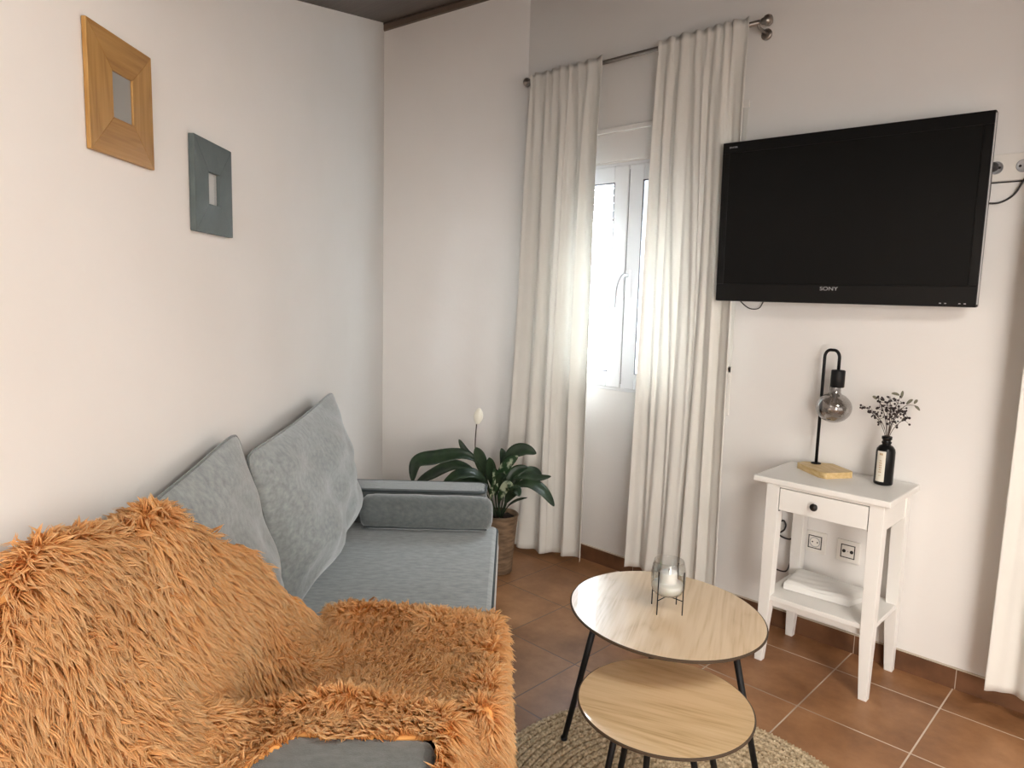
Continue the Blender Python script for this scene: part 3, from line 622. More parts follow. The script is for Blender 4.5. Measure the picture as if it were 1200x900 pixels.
# ------------------------------------------------------------------ rug
def rug():
    cx, cy, R0, pitch = -.806, 1.493, .535, .0235
    turns = R0 / pitch; ds = .0075; th = 6.0; pts = []
    thmax = 2 * PI * turns
    while th < thmax:
        pts.append(th); r = pitch * th / (2 * PI); th += ds / max(r, .02)
    th = np.array(pts); r = pitch * th / (2 * PI); s = np.arange(len(th)) * ds
    mb_v = []; mb_f = []; base = 0; seg = 6
    for k in range(3):
        ph = 2 * PI * (s / .034) + 2 * PI * k / 3
        wob = .0015 * np.sin(3 * th)
        rr_ = r + .0068 * np.sin(ph) + wob; zz = .0085 + .0042 * np.sin(2 * ph)
        cxv = np.stack([cx + rr_ * np.cos(th), cy + rr_ * np.sin(th), zz], 1)
        rad = np.stack([np.cos(th), np.sin(th), np.zeros_like(th)], 1); upv = np.array([0, 0, 1.])
        ring = []
        for q in range(seg):
            w_ = 2 * PI * q / seg; ring.append(cxv + rad * (.0062 * math.cos(w_)) + upv * (.0052 * math.sin(w_)))
        V = np.stack(ring, 1).reshape(-1, 3); mb_v.append(V); n = len(th)
        i = np.arange(n - 1)[:, None]; q = np.arange(seg)[None]; q2 = (q + 1) % seg
        F = np.stack([base + i * seg + q, base + i * seg + q2, base + (i + 1) * seg + q2, base + (i + 1) * seg + q], -1).reshape(-1, 4); mb_f.append(F); base += len(V)
    V = np.concatenate(mb_v); V[:, 0] -= cx; V[:, 1] -= cy; V[:, 2] = np.maximum(V[:, 2], .001); F = np.concatenate(mb_f)
    # backing disc
    nd_ = 96; D = [(.525 * math.cos(2 * PI * k / nd_), .525 * math.sin(2 * PI * k / nd_), .004) for k in range(nd_)]
    me = bpy.data.meshes.new('jute_rug'); me.from_pydata([tuple(v) for v in V] + D, [], [tuple(f) for f in F] + [tuple(len(V) + k for k in range(nd_))])
    me.polygons.foreach_set('use_smooth', [True] * len(me.polygons)); me.materials.append(M['jute']); me.update()
    o = bpy.data.objects.new('jute_rug', me); o.location = (cx, cy, .0005); C.objects.link(o)
    tag(o, 'round braided jute rug on the tiled floor under the coffee tables', 'rug')
rug()

# ------------------------------------------------------------------ nesting tables
def table(name, label, c, zt, th, r_fn, mats, legs, rl):
    r = empty(name, (c[0], c[1], .016)); tag(r, label, 'coffee table', 'nesting coffee tables')
    mb = MB(); n = 96; ang = [2 * PI * k / n for k in range(n)]
    out = [(c[0] + r_fn(w) * math.cos(w), c[1] + r_fn(w) * math.sin(w)) for w in ang]
    inn = [(c[0] + (r_fn(w) - .004) * math.cos(w), c[1] + (r_fn(w) - .004) * math.sin(w)) for w in ang]
    vs = [(*p, zt - th) for p in inn] + [(*p, zt - th + .004) for p in out] + [(*p, zt - .002) for p in out] + [(*p, zt) for p in inn]
    fs = [tuple(range(n - 1, -1, -1)), tuple(range(3 * n, 4 * n))]; mb.add(vs, fs, 0)
    mb.add(vs, [(j * n + k, j * n + (k + 1) % n, (j + 1) * n + (k + 1) % n, (j + 1) * n + k) for j in range(3) for k in range(n)], 1)
    mb.build('table_top', mats, r)
    for ft, tp in legs:
        mb = MB(); mb.tube([ft, tp], [rl * .85, rl], 14); lg = mb.build('leg', 'black', r)
        mb = MB(); mb.lathe([(.0001, -.004), (rl * .8, -.003), (rl * 1.05, .0), (rl * 1.05, .008), (rl * .9, .01)], (ft[0], ft[1], ft[2]), 12); mb.build('foot_cap', 'black', lg)
        mb = MB(); mb.box((tp[0] - .022, tp[1] - .022, tp[2] - .002), (tp[0] + .022, tp[1] + .022, tp[2] + .0025)); mb.build('mounting_plate', 'black', lg)
    return r
from math import cos, sin
FZ = .022
bigL = [((-1.219, 1.528, FZ), (-1.119, 1.535, .459)), ((-.706, 1.729, FZ), (-.807, 1.707, .459)), ((-1.135, 1.835, FZ), (-1.06, 1.745, .459))]
table('coffee_table', 'taller oak topped coffee table with black legs, carrying the candle holder', (-.98, 1.655), .47, .009,
      lambda w: .270 + .002 * cos(w) - .002 * sin(w) + .010 * cos(2 * w) - .009 * sin(2 * w), ['oak', 'oakedge'], bigL, .0095)
smL = [((-.898, 1.461, FZ), (-.868, 1.43, .339)), ((-.952, 1.340, FZ), (-.935, 1.403, .339)), ((-.983, 1.463, FZ), (-.912, 1.425, .339)), ((-.765, 1.534, FZ), (-.826, 1.505, .339)), ((-.755, 1.610, FZ), (-.800, 1.547, .339))]
table('coffee_table', 'lower oak topped coffee table, tucked in front of the taller one', (-.835, 1.433), .35, .009,
      lambda w: .2128, ['oak2', 'oakedge'], smL, .0090)

# ------------------------------------------------------------------ candle holder
cc = np.array([-.975, 1.655]); ZC = .4702
ch = empty('candle_holder', (cc[0], cc[1], ZC)); tag(ch, 'clear glass candle holder in a thin black wire stand on the taller coffee table', 'candle holder')
mb = MB(); RH = .049; wa = [A0 + PI / 4 * 1 + PI / 2 * k for k in range(4)]
for w_ in wa:
    o_ = (cc[0] + RH * cos(w_), cc[1] + RH * sin(w_))
    mb.tube([(*o_, ZC), (*o_, ZC + .122)], .0016, 6)
    mb.tube([(*o_, ZC + .040), (cc[0], cc[1], ZC + .040)], .0014, 6)
mb.build('wire_stand', 'black', ch)
mb = MB(); po = [(.0001, .0435), (.026, .045), (.039, .052), (.046, .066), (.0475, .085), (.0472, .110), (.044, .130), (.041, .142)]
pi_ = [(r - .002, z + (.002 if i < 2 else 0)) for i, (r, z) in enumerate(po)][::-1]
mb.lathe(po + [(.0405, .1435)] + [(max(r, .0001), z) for r, z in pi_], (cc[0], cc[1], ZC), 40, caps=False); mb.build('glass_bowl', 'clear', ch)
cd = empty('candle', (cc[0], cc[1], ZC + .048)); tag(cd, 'white candle with a slumped wax base inside the glass bowl', 'candle')
mb = MB(); mb.lathe([(.0001, .048), (.024, .0485), (.036, .055), (.042, .066), (.0435, .074), (.040, .079), (.030, .080), (.0245, .084), (.0235, .108), (.021, .112), (.0001, .111)], (cc[0], cc[1], ZC), 36, caps=False)
mb.build('wax', 'wax', cd)
mb = MB(); mb.tube([(cc[0], cc[1], ZC + .110), (cc[0] + .001, cc[1], ZC + .119)], .0009, 6); mb.build('wick', 'twig', cd)

# ------------------------------------------------------------------ potted plant
pn, pd = -.028, 3.27
pc = S(pn, pd, 0)
pp = empty('potted_plant', pc); tag(pp, 'peace lily with one cream flower in a woven brown pot behind the sofa arm', 'potted plant')
mb = MB(); mb.lathe([(.0001, .002), (.060, .002), (.064, .01), (.070, .10), (.080, .20), (.087, .275), (.090, .288), (.086, .292), (.082, .288), (.080, .262), (.0001, .262)], pc, 40, caps=False); mb.build('pot', 'pot', pp)
mb = MB(); rg = random.Random(2); rows = []
for i in range(8):
    rows.append([(pc[0] + .0815 * i / 7 * cos(2 * PI * k / 30), pc[1] + .0815 * i / 7 * sin(2 * PI * k / 30), .268 + rg.uniform(-.004, .006)) for k in range(30)])
mb.grid(rows, wrap=True); mb.build('soil', 'soil', pp)
def lf(pts, wid, m='leaf', dd=0.0, tilt=(0, -.5, .8), fold=.22):
    P = [S(n_, pd + dd * i / (len(pts) - 1) + (q[2] if len(q) > 2 else 0), z_) for i, q in enumerate(pts) for n_, z_ in [q[:2]]]
    pth = smooth_path(P, 8); mb = MB(); nr = NX * tilt[0] + DY * tilt[1] + np.array([0, 0, tilt[2]])
    k0 = int(len(pth) * .28)
    mb2 = MB(); mb2.tube(pth[:k0 + 3], .0028, 6)
    leaf_strip(mb, pth[k0:], wid, tuple(nr), fold)
    mb.v = [v for v in mb.v]
    o = mb.build('leaf', m, pp, solid=.0008); mb2.build('petiole', 'leaf', o); return o
lf([(-.05, .27), (-.11, .50), (-.20, .580), (-.34, .565), (-.42, .545), (-.435, .46)], .038, dd=-.10, tilt=(-.1, -.75, .6))
lf([(-.05, .27), (-.13, .46), (-.24, .52), (-.36, .47), (-.43, .43)], .034, dd=-.02, tilt=(-.1, -.6, .8))
lf([(-.04, .27), (-.10, .46), (-.13, .56), (-.15, .615)], .030, dd=-.03, tilt=(.3, -1, .1))
lf([(-.05, .27), (-.12, .50), (-.20, .58), (-.235, .635)], .016, dd=.05, tilt=(.3, -1, .2))
lf([(-.03, .27), (-.03, .47), (.02, .585), (.08, .612), (.135, .597)], .032, dd=-.05, tilt=(0, -.9, .4))
lf([(-.03, .27), (-.04, .44), (.0, .54), (.05, .59)], .026, 'leafpale', dd=-.08, tilt=(-.4, -1, .2))
lf([(-.02, .27), (.02, .44), (.08, .475), (.15, .47), (.21, .482)], .026, dd=-.02, tilt=(0, -.5, .9))
lf([(-.02, .27), (.03, .41), (.10, .45), (.17, .42), (.225, .355)], .034, dd=-.08, tilt=(.2, -.6, .8))
lf([(-.02, .27), (.01, .33), (.05, .365), (.10, .385)], .009, dd=-.05)
lf([(-.04, .27), (-.06, .42), (-.08, .52), (-.085, .575)], .028, dd=-.06, tilt=(.4, -1, .1))
lf([(-.03, .27), (.0, .42), (.04, .49), (.10, .515)], .028, dd=.02, tilt=(0, -.8, .5))
lf([(-.04, .27), (-.05, .40), (-.03, .48), (.0, .50)], .024, dd=-.11, tilt=(0, -1, .3))
lf([(-.05, .27), (-.10, .41), (-.18, .48), (-.27, .475)], .030, dd=-.14, tilt=(-.1, -.7, .7))
lf([(-.02, .27), (.0, .36), (.04, .43), (.06, .41)], .026, dd=-.12, tilt=(.2, -.9, .4))
lf([(-.05, .27), (-.07, .38), (-.05, .46), (-.06, .53)], .02, 'leafpale', dd=-.09, tilt=(.2, -1, .1))
lf([(-.04, .27), (-.03, .40), (-.07, .47), (-.14, .52)], .028, dd=.09, tilt=(0, -.9, .5))
lf([(-.05, .27), (-.09, .43), (-.15, .50), (-.23, .50), (-.30, .45)], .030, dd=-.16, tilt=(-.1, -.7, .7))
lf([(-.04, .27), (-.02, .42), (-.01, .52), (-.03, .59)], .026, dd=.08, tilt=(.2, -1, .1))
lf([(-.03, .27), (.02, .40), (.06, .47), (.13, .49), (.17, .46)], .026, dd=.05, tilt=(.1, -.7, .6))
lf([(-.04, .27), (-.03, .37), (.0, .45), (.03, .46)], .022, 'leafpale', dd=-.13, tilt=(0, -1, .3))
fs_ = smooth_path([S(-.045, pd, .27), S(-.10, pd, .44), S(-.150, pd - .01, .58), S(-.148, pd - .01, .735)], 8)
mb = MB(); mb.tube(fs_, .0028, 6); fst = mb.build('flower_stem', 'twig', pp)
mb = MB(); rows = []
for i in range(13):
    t = i / 12; z = .722 + .078 * t; r0 = .022 * (math.sin(PI * min(1, t * .93 + .05)) ** .75)
    rows.append([S(-.144 + .006 * t + r0 * cos(w_), pd - .01 + .7 * r0 * sin(w_), z) for w_ in [2 * PI * (.62) * k / 16 + PI * .95 for k in range(17)]])
mb.grid(rows); mb.build('spathe', 'spathe', fst, solid=.001)
mb = MB(); mb.tube([S(-.146, pd - .008, .73), S(-.143, pd - .008, .775)], [.005, .004], 8); mb.build('spadix', 'wax', fst)

# ------------------------------------------------------------------ sofa
so = empty('sofa', S(-.36, 1.85, 0), A0); tag(so, 'grey blue velvet two seat sofa against the left wall', 'sofa')
MS = Matrix(((NX[0], DY[0], 0, 0), (NX[1], DY[1], 0, 0), (0, 0, 1, 0), (0, 0, 0, 1)))
def sbox(mb, n0, n1, d0, d1, z0, z1, mi=0): mb.box((n0, d0, z0), (n1, d1, z1), mi, MS)
def rrect(n0, n1, d0, d1, r, k=6):
    o = []
    for cx_, cy_, a_ in ((n1 - r, d1 - r, 0), (n0 + r, d1 - r, 90), (n0 + r, d0 + r, 180), (n1 - r, d0 + r, 270)):
        for i in range(k + 1): w_ = math.radians(a_ + 90 * i / k); o.append((cx_ + r * cos(w_), cy_ + r * sin(w_)))
    return o
def slab(n0, n1, d0, d1, z0, z1, r, re=.014, puff=0.0):
    """upholstered block with rounded corners and soft top / bottom edges"""
    mb = MB(); rings = []
    for dz, ins in ((z0, re), (z0 + re * .3, re * .3), (z0 + re, 0), (z0 + (z1 - z0) * .5, -puff), (z1 - re, 0), (z1 - re * .3, re * .3), (z1, re)):
        rings.append([S(*q, dz) for q in rrect(n0 + ins, n1 - ins, d0 + ins, d1 - ins, max(r - ins * .5, .004))])
    mb.grid(rings, wrap=True)
    mb.add(rings[-1], [tuple(range(len(rings[-1])))], 0, True); mb.add(rings[0], [tuple(range(len(rings[0]) - 1, -1, -1))], 0, True)
    return mb
def pipe_ring(n0, n1, d0, d1, z, r, rad=.0045):
    P = [S(*q, z) for q in rrect(n0, n1, d0, d1, r)]; P.append(P[0]); P.append(P[1]); mb = MB(); mb.tube(P, rad, 8, caps=False); return mb
mb = MB(); sbox(mb, -.66, -.045, 1.12, 2.62, .10, .29); mb.build('base', 'velvet', so, bevel=.012)
for a_ in (-.60, -.11):
    for b_ in (1.2, 2.54):
        mb = MB(); mb.lathe([(.016, 0), (.024, .10)], S(a_, b_, .001), 16); mb.build('foot', 'black', so)
sm_ = slab(-.672, -.030, 1.125, 2.612, .288, .452, .03, .018, .006); seat = sm_.build('seat_cushion', 'velvet', so)
pipe_ring(-.669, -.031, 1.128, 2.609, .440, .03, .0042).build('seat_piping', 'piping', seat)
mb = MB(); sbox(mb, -.0315, -.026, 1.14, 2.60, .29, .425); mb.build('lit_front_strip', 'lit_front', seat, bevel=.002)  # thin pale strip paints the lit front face of the seat
fa = slab(-.685, -.078, 2.615, 2.765, .08, .578, .03, .016).build('armrest', 'velvet_arm', so)
pipe_ring(-.682, -.080, 2.618, 2.762, .572, .03, .005).build('armrest_piping', 'piping', fa)
na = slab(-.685, -.105, .925, 1.118, .08, .578, .035, .018).build('armrest', 'velvet_arm', so); na['label'] = 'near armrest in coarse grey chenille'
# bolster
mb = MB(); L0, L1, rb = -.538, -.048, .0665; rows = []
prof = [(0, .0001), (.002, .030), (.008, .050), (.022, .062), (.05, .0655)] + [(t, .0665 + .0012 * sin(t * 40)) for t in np.linspace(.09, .40, 12)] + [(.445, .0655), (.470, .060), (.484, .048), (.489, .028), (.490, .0001)]
for t, r in prof:
    rows.append([S(L0 + t, 2.535 + r * cos(2 * PI * k / 36), .5185 + r * .97 * sin(2 * PI * k / 36)) for k in range(36)])
mb.grid(rows, wrap=True); bo = mb.build('bolster_cushion', 'velvet_arm', None, origin=S(-.29, 2.535, .452)); tag(bo, 'grey blue bolster cushion lying along the far sofa arm', 'bolster')
mb = MB(); mb.tube([S(L0 + .02, 2.535 - .066 * cos(.75), .5185 - .066 * sin(.75) + .0), S(L1 - .02, 2.535 - .066 * cos(.75), .5185 - .066 * sin(.75))], .003, 8)
sb_ = mb.build('seam_piping', 'piping', None); 
sb_.parent = bo; sb_.matrix_parent_inverse = Matrix.Translation(bo.location).inverted(); XF[sb_.name] = Matrix()
def pillow(name, label, d0, wdt, z0, hgt, nb, nt, shear, T, seed, rot=0.0):
    """square back cushion: two bulged faces meeting at a piped edge with pointed corners"""
    r = empty(name, S(nb, d0, z0), A0); tag(r, label, 'cushion', 'back cushions on the sofa')
    N2 = 36; rg = np.random.default_rng(seed); ph = rg.uniform(0, 6, 6)
    upv = np.array([0, 0, 1.]) * hgt + NX * (nt - nb) - DY * shear
    nrm = np.cross(DY, upv); nrm /= np.linalg.norm(nrm); 
    if nrm @ NX < 0: nrm = -nrm
    def pt(u, v, side):
        pin_u = 1 - .055 * (1 - v * v) ** .8 ; pin_v = 1 - .05 * (1 - u * u)
        uu_ = u * pin_u; vv = v * pin_v; f8 = max(1, (abs(u) ** 15 + abs(v) ** 15) ** (1 / 15)); uu_ /= f8; vv /= f8
        x = uu_ * wdt / 2
        th = T * ((1 - abs(u) ** 2.6) ** .62) * ((1 - abs(v) ** 2.4) ** .62)
        th *= 1 - .16 * v                       # fuller near the seat
        th += (.005 * sin(7 * u + 3 * v + ph[0]) + .004 * sin(11 * v - 4 * u + ph[1]) + .007 * sin(9 * u * v + ph[2]) + .003 * sin(17 * u + 9 * v * v + ph[3])) * (1 - u ** 4) * (1 - v ** 4)
        cr = max(0, abs(u) + abs(v) - 1.35) * .0
        bot = -.02 * (1 - u * u) * (v < 0) * (-v)
        # turn within the cushion plane
        ca_, sa_ = cos(rot), sin(rot); a_, b_ = x * ca_ - (vv * hgt / 2) * sa_, x * sa_ + (vv * hgt / 2) * ca_
        base = np.array(S((nb + nt) / 2, d0, z0 + hgt / 2)) + DY * a_ + upv * (b_ / hgt)
        return base + nrm * (1.32 * th if side > 0 else -.62 * th)
    sp_ = lambda t: math.copysign(abs(math.sin(t * PI / 2)) ** 1.0, t)
    mb = MB()
    for side in (1, -1):
        rows = [[tuple(pt(sp_(-1 + 2 * j / N2), sp_(-1 + 2 * i / N2), side)) for j in range(N2 + 1)] for i in range(N2 + 1)]
        mb.grid(rows if side > 0 else [q[::-1] for q in rows])
    cv = mb.build('cover', 'velvet', r)
    edge = [pt(sp_(-1 + 2 * k / N2), -1, 1) for k in range(N2)] + [pt(1, sp_(-1 + 2 * k / N2), 1) for k in range(N2)] + [pt(sp_(1 - 2 * k / N2), 1, 1) for k in range(N2)] + [pt(-1, sp_(1 - 2 * k / N2), 1) for k in range(N2 + 1)]
    mb = MB(); mb.tube([tuple(q) for q in edge], .0038, 6); mb.build('piping', 'velvet_arm', r)
    return r
pillow('back_cushion', 'large grey blue back cushion at the far end of the sofa beside the bolster', 2.150, .86, .452, .50, -.590, -.627, .15, .077, 4, .05)
pillow('back_cushion', 'large grey blue back cushion partly covered by the orange fur throw', 1.36, .82, .452, .50, -.600, -.640, .17, .058, 9, .10)

# ------------------------------------------------------------------ orange long-haired throw
def sst(x): x = np.clip(x, 0, 1); return x * x * (3 - 2 * x)
def seg_d(n, d, pl):
    best = np.full(n.shape, 9.)
    for (a0, a1), (b0, b1) in zip(pl[:-1], pl[1:]):
        vx, vy = b0 - a0, b1 - a1; t = np.clip(((n - a0) * vx + (d - a1) * vy) / (vx * vx + vy * vy), 0, 1)
        best = np.minimum(best, np.hypot(n - a0 - t * vx, d - a1 - t * vy))
    return best
ridges = [([(-.58, .90), (-.50, 1.03), (-.42, 1.13), (-.25, 1.21), (-.05, 1.25), (.08, 1.27)], .048, .048), ([(-.40, 1.36), (-.25, 1.46), (-.12, 1.50)], -.030, .07), ([(-.42, 1.68), (-.2, 1.685), (-.03, 1.66)], .040, .045),
          ([(-.62, .80), (-.59, 1.02), (-.56, 1.20), (-.50, 1.36), (-.43, 1.46)], .046, .045), ([(-.56, .92), (-.535, .99), (-.505, 1.12), (-.485, 1.22)], -.048, .038), ([(-.56, .96), (-.53, .89), (-.48, .78)], -.050, .028), 
          ([(-.52, 1.10), (-.47, 1.22), (-.43, 1.33), (-.36, 1.40)], -.055, .035), ([(-.05, 1.40), (-.02, 1.55)], .02, .05)]
def hgt(n, d):
    base = .488 + .108 * sst((1.25 - d) / .11) * sst((-.03 - n) / .08)
    base = base - .30 * sst((.93 - d) / .12)
    zt = .925 - .05 * sst((d - 1.15) / .25)
    zt = zt * sst((d - .50) / .42) ** .5
    w = sst((-.445 - .035 * sst((1.12 - d) / .12) - n + .012 * np.sin(d * 9)) / .16) ** .85
    z = base + np.maximum(zt - base, 0) * w
    for pl_, a_, s_ in ridges: z = z + a_ * np.exp(-(seg_d(n, d, pl_) / s_) ** 2)
    z = z + .010 * np.sin(23 * n + 9 * d) * np.sin(17 * d - 6 * n + 1) + .007 * np.sin(41 * d + 13 * n)
    ml = sst((1.21 - d) / .07) * sst((n + .50) / .09) * sst((-.07 - n) / .03); z = z * (1 - ml) + (.581 + .002 * np.sin(31 * n)) * ml
    return np.where(d > 1.12, np.maximum(z, .476), z)
NV, NU, HANG = 130, 132, .40
dd_ = np.linspace(.62, 1.745, NU); s_tot = .66 + HANG; ss = np.linspace(0, s_tot, NV)
Dg, Sg = np.meshgrid(dd_, ss, indexing='ij')
n_flat = -.665 + Sg; over = np.maximum(Sg - .642, 0)
ng = np.where(over > 0, -.023 + .020 * (1 - np.exp(-over / .03)) + .010 * np.sin(Dg * 24) * over * 3, n_flat)
# far edge wanders
dend = 1.745 - 2.9 * np.clip(-.43 - ng, 0, .23) + .018 * np.sin(ng * 19 + 1) + .008 * np.sin(ng * 43)
Dw = .62 + (Dg - .62) * (dend - .62) / (1.745 - .62)
zg = hgt(ng, Dw) - np.where(over > .0, over - .018 * (1 - np.exp(-over / .03)), 0)
zg = np.where((over > 0) & (Dw < 1.1), zg - .02, zg)
V = NX[None, None] * ng[..., None] + DY[None, None] * Dw[..., None]; V[..., 2] = zg
nleft = -.345 - (1.09 - Dw) * .65
keep = ~((ng > nleft) & (ng < -.104) & (Dw < 1.098))
keep &= zg > .06
gu = np.gradient(V, axis=0); gv = np.gradient(V, axis=1); Nn = np.cross(gv, gu); Nn /= np.linalg.norm(Nn, axis=-1, keepdims=True) + 1e-9
if Nn[..., 2].mean() < 0: Nn = -Nn
thr = empty('fur_throw', S(-.35, 1.3, .46), A0); tag(thr, 'shaggy orange fur throw draped over the near end of the sofa', 'throw blanket')
def np_mesh(name, V, F, m, parent, attr=None):
    inv = np.array(XF[parent.name].inverted()); V = V @ inv[:3, :3].T + inv[:3, 3]
    me = bpy.data.meshes.new(name); me.vertices.add(len(V)); me.vertices.foreach_set('co', V.astype('f4').ravel())
    sizes = np.array([F[k].shape[1] for k in range(len(F)) for _ in range(len(F[k]))], 'i4'); loops = np.concatenate([f.ravel() for f in F]).astype('i4')
    me.loops.add(len(loops)); me.loops.foreach_set('vertex_index', loops); me.polygons.add(len(sizes))
    me.polygons.foreach_set('loop_start', np.concatenate([[0], np.cumsum(sizes)[:-1]]).astype('i4')); me.polygons.foreach_set('loop_total', sizes)
    me.polygons.foreach_set('use_smooth', np.ones(len(sizes), bool))
    if attr is not None:
        at = me.attributes.new('tip', 'FLOAT', 'POINT'); at.data.foreach_set('value', attr.astype('f4'))
    me.materials.append(M[m]); me.update(calc_edges=True); me.validate()
    o = bpy.data.objects.new(name, me); C.objects.link(o); o.parent = parent; XF[o.name] = XF[parent.name]; return o
idx = np.arange(NU * NV).reshape(NU, NV); kf = keep[:-1, :-1] & keep[1:, :-1] & keep[:-1, 1:] & keep[1:, 1:]
Fq = np.stack([idx[:-1, :-1], idx[:-1, 1:], idx[1:, 1:], idx[1:, :-1]], -1)[kf]
bk = np_mesh('backing', V.reshape(-1, 3), [Fq], 'furback', thr)
q = bk.modifiers.new('solid', 'SOLIDIFY'); q.thickness = .006; q.offset = -1
# hair: tapered strands gathered in pointed locks
def fur():
    fi = np.argwhere(kf); A_ = V[fi[:, 0], fi[:, 1]]; B_ = V[fi[:, 0] + 1, fi[:, 1]]; C_ = V[fi[:, 0], fi[:, 1] + 1]
    ar = np.linalg.norm(np.cross(B_ - A_, C_ - A_), axis=1); NLK = 34000
    ch = rng.choice(len(fi), NLK, p=ar / ar.sum()); u = rng.random(NLK); v = rng.random(NLK)
    def ip(G):
        g = lambda a_, b_: G[fi[ch, 0] + a_, fi[ch, 1] + b_]
        return g(0, 0) * ((1 - u) * (1 - v))[:, None] + g(1, 0) * (u * (1 - v))[:, None] + g(0, 1) * ((1 - u) * v)[:, None] + g(1, 1) * (u * v)[:, None]
    P = ip(V); Nm = ip(Nn); Nm /= np.linalg.norm(Nm, axis=1, keepdims=True)
    dn = np.array([0, 0, -1.]); g = dn - Nm * (Nm @ dn)[:, None]
    # wandering comb direction
    a_ = P[:, 0] * 9 + P[:, 1] * 7; b_ = P[:, 1] * 11 - P[:, 2] * 8
    sw = np.stack([np.sin(a_ + 2 * np.sin(b_)), np.cos(b_ + 1.7 * np.sin(a_ * .8)), .3 * np.sin(a_ + b_)], 1)
    sw -= Nm * (sw * Nm).sum(1)[:, None]
    pn = P @ NX; pdv = P @ DY; nl_ = -.345 - (1.09 - pdv) * .65
    e1 = np.where((pn > -.36) & (pn < -.08), np.exp(-np.clip(pdv - 1.10, 0, 1) / .03), 0); e2 = np.where(pdv < 1.12, np.exp(-np.clip(nl_ - pn, 0, 1) / .03), 0) * (pn < nl_ + .01)
    e3 = np.where(pdv < 1.12, np.exp(-np.clip(pn + .104, 0, 1) / .02), 0) * (pn > -.106)
    tdir = g * 1.05 + sw * .55 - DY * .10 + rng.normal(0, .50, (NLK, 3)) - DY * (1.4 * e1)[:, None] + NX * (1.6 * e2 - .8 * e3)[:, None]; tdir -= Nm * (tdir * Nm).sum(1)[:, None] * .8; tdir /= (np.linalg.norm(tdir, axis=1, keepdims=True) + .25) * .85
    Ln = rng.uniform(.028, .047, NLK)
    up_ = .68 + .28 * np.sin(a_ * 2.3 + b_) + rng.normal(0, .15, NLK) + .45 * Nm[:, 2] ** 4
    d0 = Nm * up_[:, None] + tdir * .75; d0 /= np.linalg.norm(d0, axis=1, keepdims=True)
    NS = 6; NR = 4
    P = np.repeat(P, NS, 0); Nq = np.repeat(Nm, NS, 0); D0 = np.repeat(d0, NS, 0); Lq = np.repeat(Ln, NS) * rng.uniform(.8, 1.08, NLK * NS)
    n_ = len(P); off = rng.normal(0, .0042, (n_, 3)); off -= Nq * (off * Nq).sum(1)[:, None]
    side = np.cross(D0, Nq); side /= np.linalg.norm(side, axis=1, keepdims=True) + 1e-9
    curl = rng.normal(0, .0025, n_) + np.repeat(rng.normal(0, .005, NLK), NS)
    tt = np.array([0, .36, .70, 1.0]); rad = np.array([.0011, .0013, .0010, .0002])
    rings = []; tips = []
    for k in range(NR):
        t = tt[k]; c_ = P + off * (1 - .86 * t) + D0 * (Lq * t)[:, None] + Nq * (-.004 * (k == 0)) + np.array([0, 0, -1.]) * (Lq * .34 * t * t)[:, None] + side * (curl * math.sin(PI * t))[:, None]
        cn = c_ @ NX; c_ = c_ + NX * np.maximum(NL + .004 - cn, 0)[:, None]
        rings.append(c_)
    vs = []
    w1 = side; w2 = np.cross(D0, side)
    for k in range(NR):
        for q_ in range(3):
            an = 2 * PI * q_ / 3; vs.append(rings[k] + (w1 * math.cos(an) + w2 * math.sin(an)) * rad[k])
    VV = np.stack(vs, 1).reshape(-1, 3); b0 = (np.arange(n_) * 12)[:, None]
    fr = []
    for k in range(NR - 1):
        for q_ in range(3):
            q2 = (q_ + 1) % 3; fr.append(b0 + np.array([k * 3 + q_, k * 3 + q2, (k + 1) * 3 + q2, (k + 1) * 3 + q_]))
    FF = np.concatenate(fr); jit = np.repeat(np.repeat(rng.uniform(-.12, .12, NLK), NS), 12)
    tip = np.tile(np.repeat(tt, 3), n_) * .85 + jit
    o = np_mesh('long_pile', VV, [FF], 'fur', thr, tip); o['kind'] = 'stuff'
fur()

# ------------------------------------------------------------------ pictures on the left wall
def picture(name, label, d0, d1, z0, z1, i0, i1, j0, j1, m, ins, mitre):
    r = empty(name, S(NL, (d0 + d1) / 2, z0), A0); tag(r, label, 'picture frame', 'frames on the sofa wall')
    nf, nb_ = NL + (.009 if m == 'honey' else .014), NL + .001
    def quad(mb, q, mi=0):   # q: four (d,z) corners front face of one frame member
        vs = [S(nf if k < 2 or True else nf, *p) for k, p in enumerate(q)] + [S(nb_, *p) for p in q]
        mb.add(vs, [(0, 1, 2, 3), (7, 6, 5, 4), (0, 4, 5, 1), (1, 5, 6, 2), (2, 6, 7, 3), (3, 7, 4, 0)], mi)
    o = [(d0, z0), (d1, z0), (d1, z1), (d0, z1)]; i = [(i0, j0), (i1, j0), (i1, j1), (i0, j1)]
    for k in range(4):
        k2 = (k + 1) % 4; mb = MB(); quad(mb, [o[k], o[k2], i[k2], i[k]]); mb.build('frame_side', 'honeyv' if m == 'honey' and k % 2 else m, r, bevel=.0012)
    mb = MB(); mb.add([S(NL + .005, *p) for p in ((i0 - .004, j0 - .004), (i1 + .004, j0 - .004), (i1 + .004, j1 + .004), (i0 - .004, j1 + .004))] + [S(NL + .002, *p) for p in ((i0 - .004, j0 - .004), (i1 + .004, j0 - .004), (i1 + .004, j1 + .004), (i0 - .004, j1 + .004))],
           [(0, 1, 2, 3), (7, 6, 5, 4), (0, 4, 5, 1), (1, 5, 6, 2), (2, 6, 7, 3), (3, 7, 4, 0)]); mb.build('insert', ins, r)
    mb = MB(); mb.add([S(NL + .0065, *p) for p in ((i0, j0), (i1, j0), (i1, j1), (i0, j1))], [(0, 1, 2, 3)]); mb.build('glass', 'picglass', r)
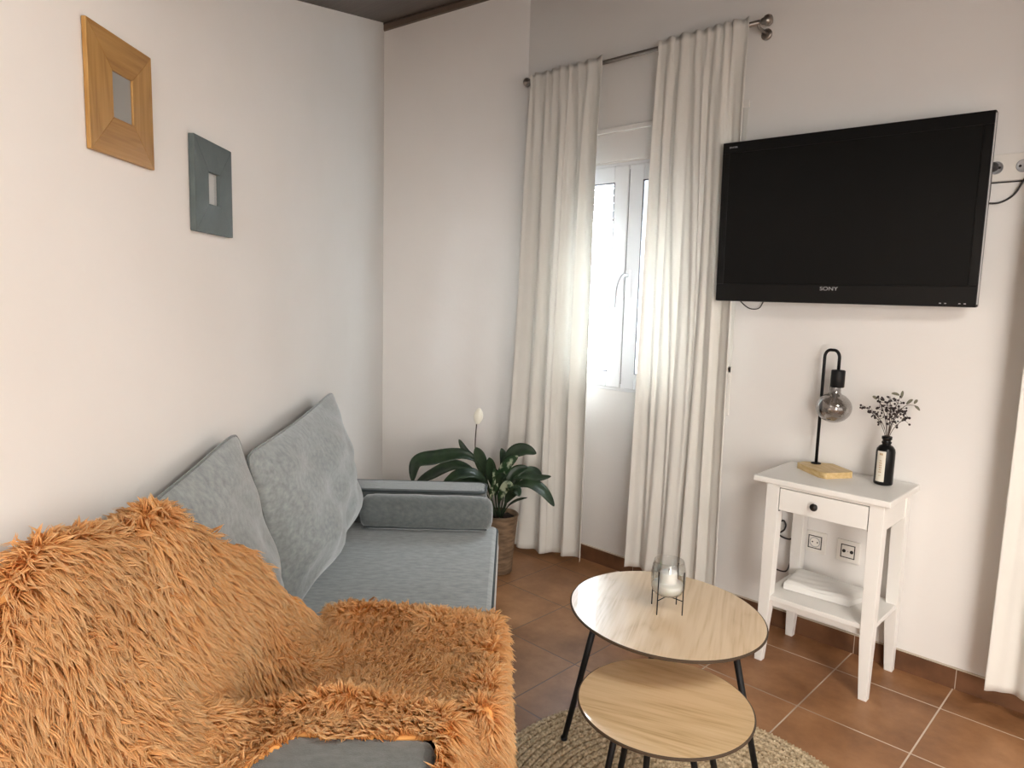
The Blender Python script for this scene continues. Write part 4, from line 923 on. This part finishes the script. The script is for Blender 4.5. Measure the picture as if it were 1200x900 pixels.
picture('picture_frame', 'square honey coloured wooden picture frame with mitred corners on the left wall', 1.172, 1.375, 1.542, 1.745, 1.243, 1.306, 1.608, 1.684, 'honey', 'picgrey', True)
picture('picture_frame', 'square teal grey picture frame on the left wall, right of the wooden one', 1.535, 1.735, 1.445, 1.647, 1.605, 1.665, 1.510, 1.580, 'tealframe', 'picwhite', False)

# ------------------------------------------------------------------ light
w = bpy.data.worlds.new('sky'); bpy.context.scene.world = w; w.use_nodes = True
bg = w.node_tree.nodes['Background']; bg.inputs['Color'].default_value = (.82, .91, 1.0, 1); bg.inputs['Strength'].default_value = 38.0
def area(name, loc, tgt, sx, sy, power, col, portal=False, spread=None):
    l = bpy.data.lights.new(name, 'AREA'); l.shape = 'RECTANGLE'; l.size = sx; l.size_y = sy; l.energy = power; l.color = col
    if portal: l.cycles.is_portal = True
    if spread: l.spread = spread
    o = bpy.data.objects.new(name, l); C.objects.link(o); o.location = loc
    o.rotation_euler = (Vector(tgt) - Vector(loc)).to_track_quat('-Z', 'Y').to_euler(); return o
area('window_portal', ((WX0 + WX1) / 2, YW + .235, (WZ0 + WZ1) / 2), ((WX0 + WX1) / 2, 0, (WZ0 + WZ1) / 2), WX1 - WX0, WZ1 - WZ0, 1, (1, 1, 1), True)
area('right_fill_light', (RX - .03, .2, 1.2), (0, .2, 1.2), 2.6, 2.0, 16, (1.0, .97, .94))  # added soft fill just inside the solid right wall, no door there
area('rear_fill_light', (2.55, RY + .03, 1.15), (2.55, 5, 1.15), 1.3, 2.0, 88, (1.0, .975, .94))  # added fill panel at the closed rear wall, facing the tv wall
area('overhead_fill_light', (.75, 1.0, 2.09), (.75, 1.0, 0), .8, .8, 48, (1.0, .94, .86))  # unseen overhead fill added to brighten top surfaces, no fixture
sl = bpy.data.lights.new('sun', 'SUN'); sl.energy = 16; sl.angle = .03; sl.color = (1, .97, .93)
so_ = bpy.data.objects.new('sun', sl); C.objects.link(so_); so_.rotation_euler = Vector((-.15, .45, -.85)).to_track_quat('-Z', 'Y').to_euler()
sc = bpy.context.scene
sc.view_settings.view_transform = 'Standard'; sc.view_settings.look = 'None'; sc.view_settings.exposure = 0.57; sc.view_settings.gamma = 1.0
sc.view_settings.use_curve_mapping = False
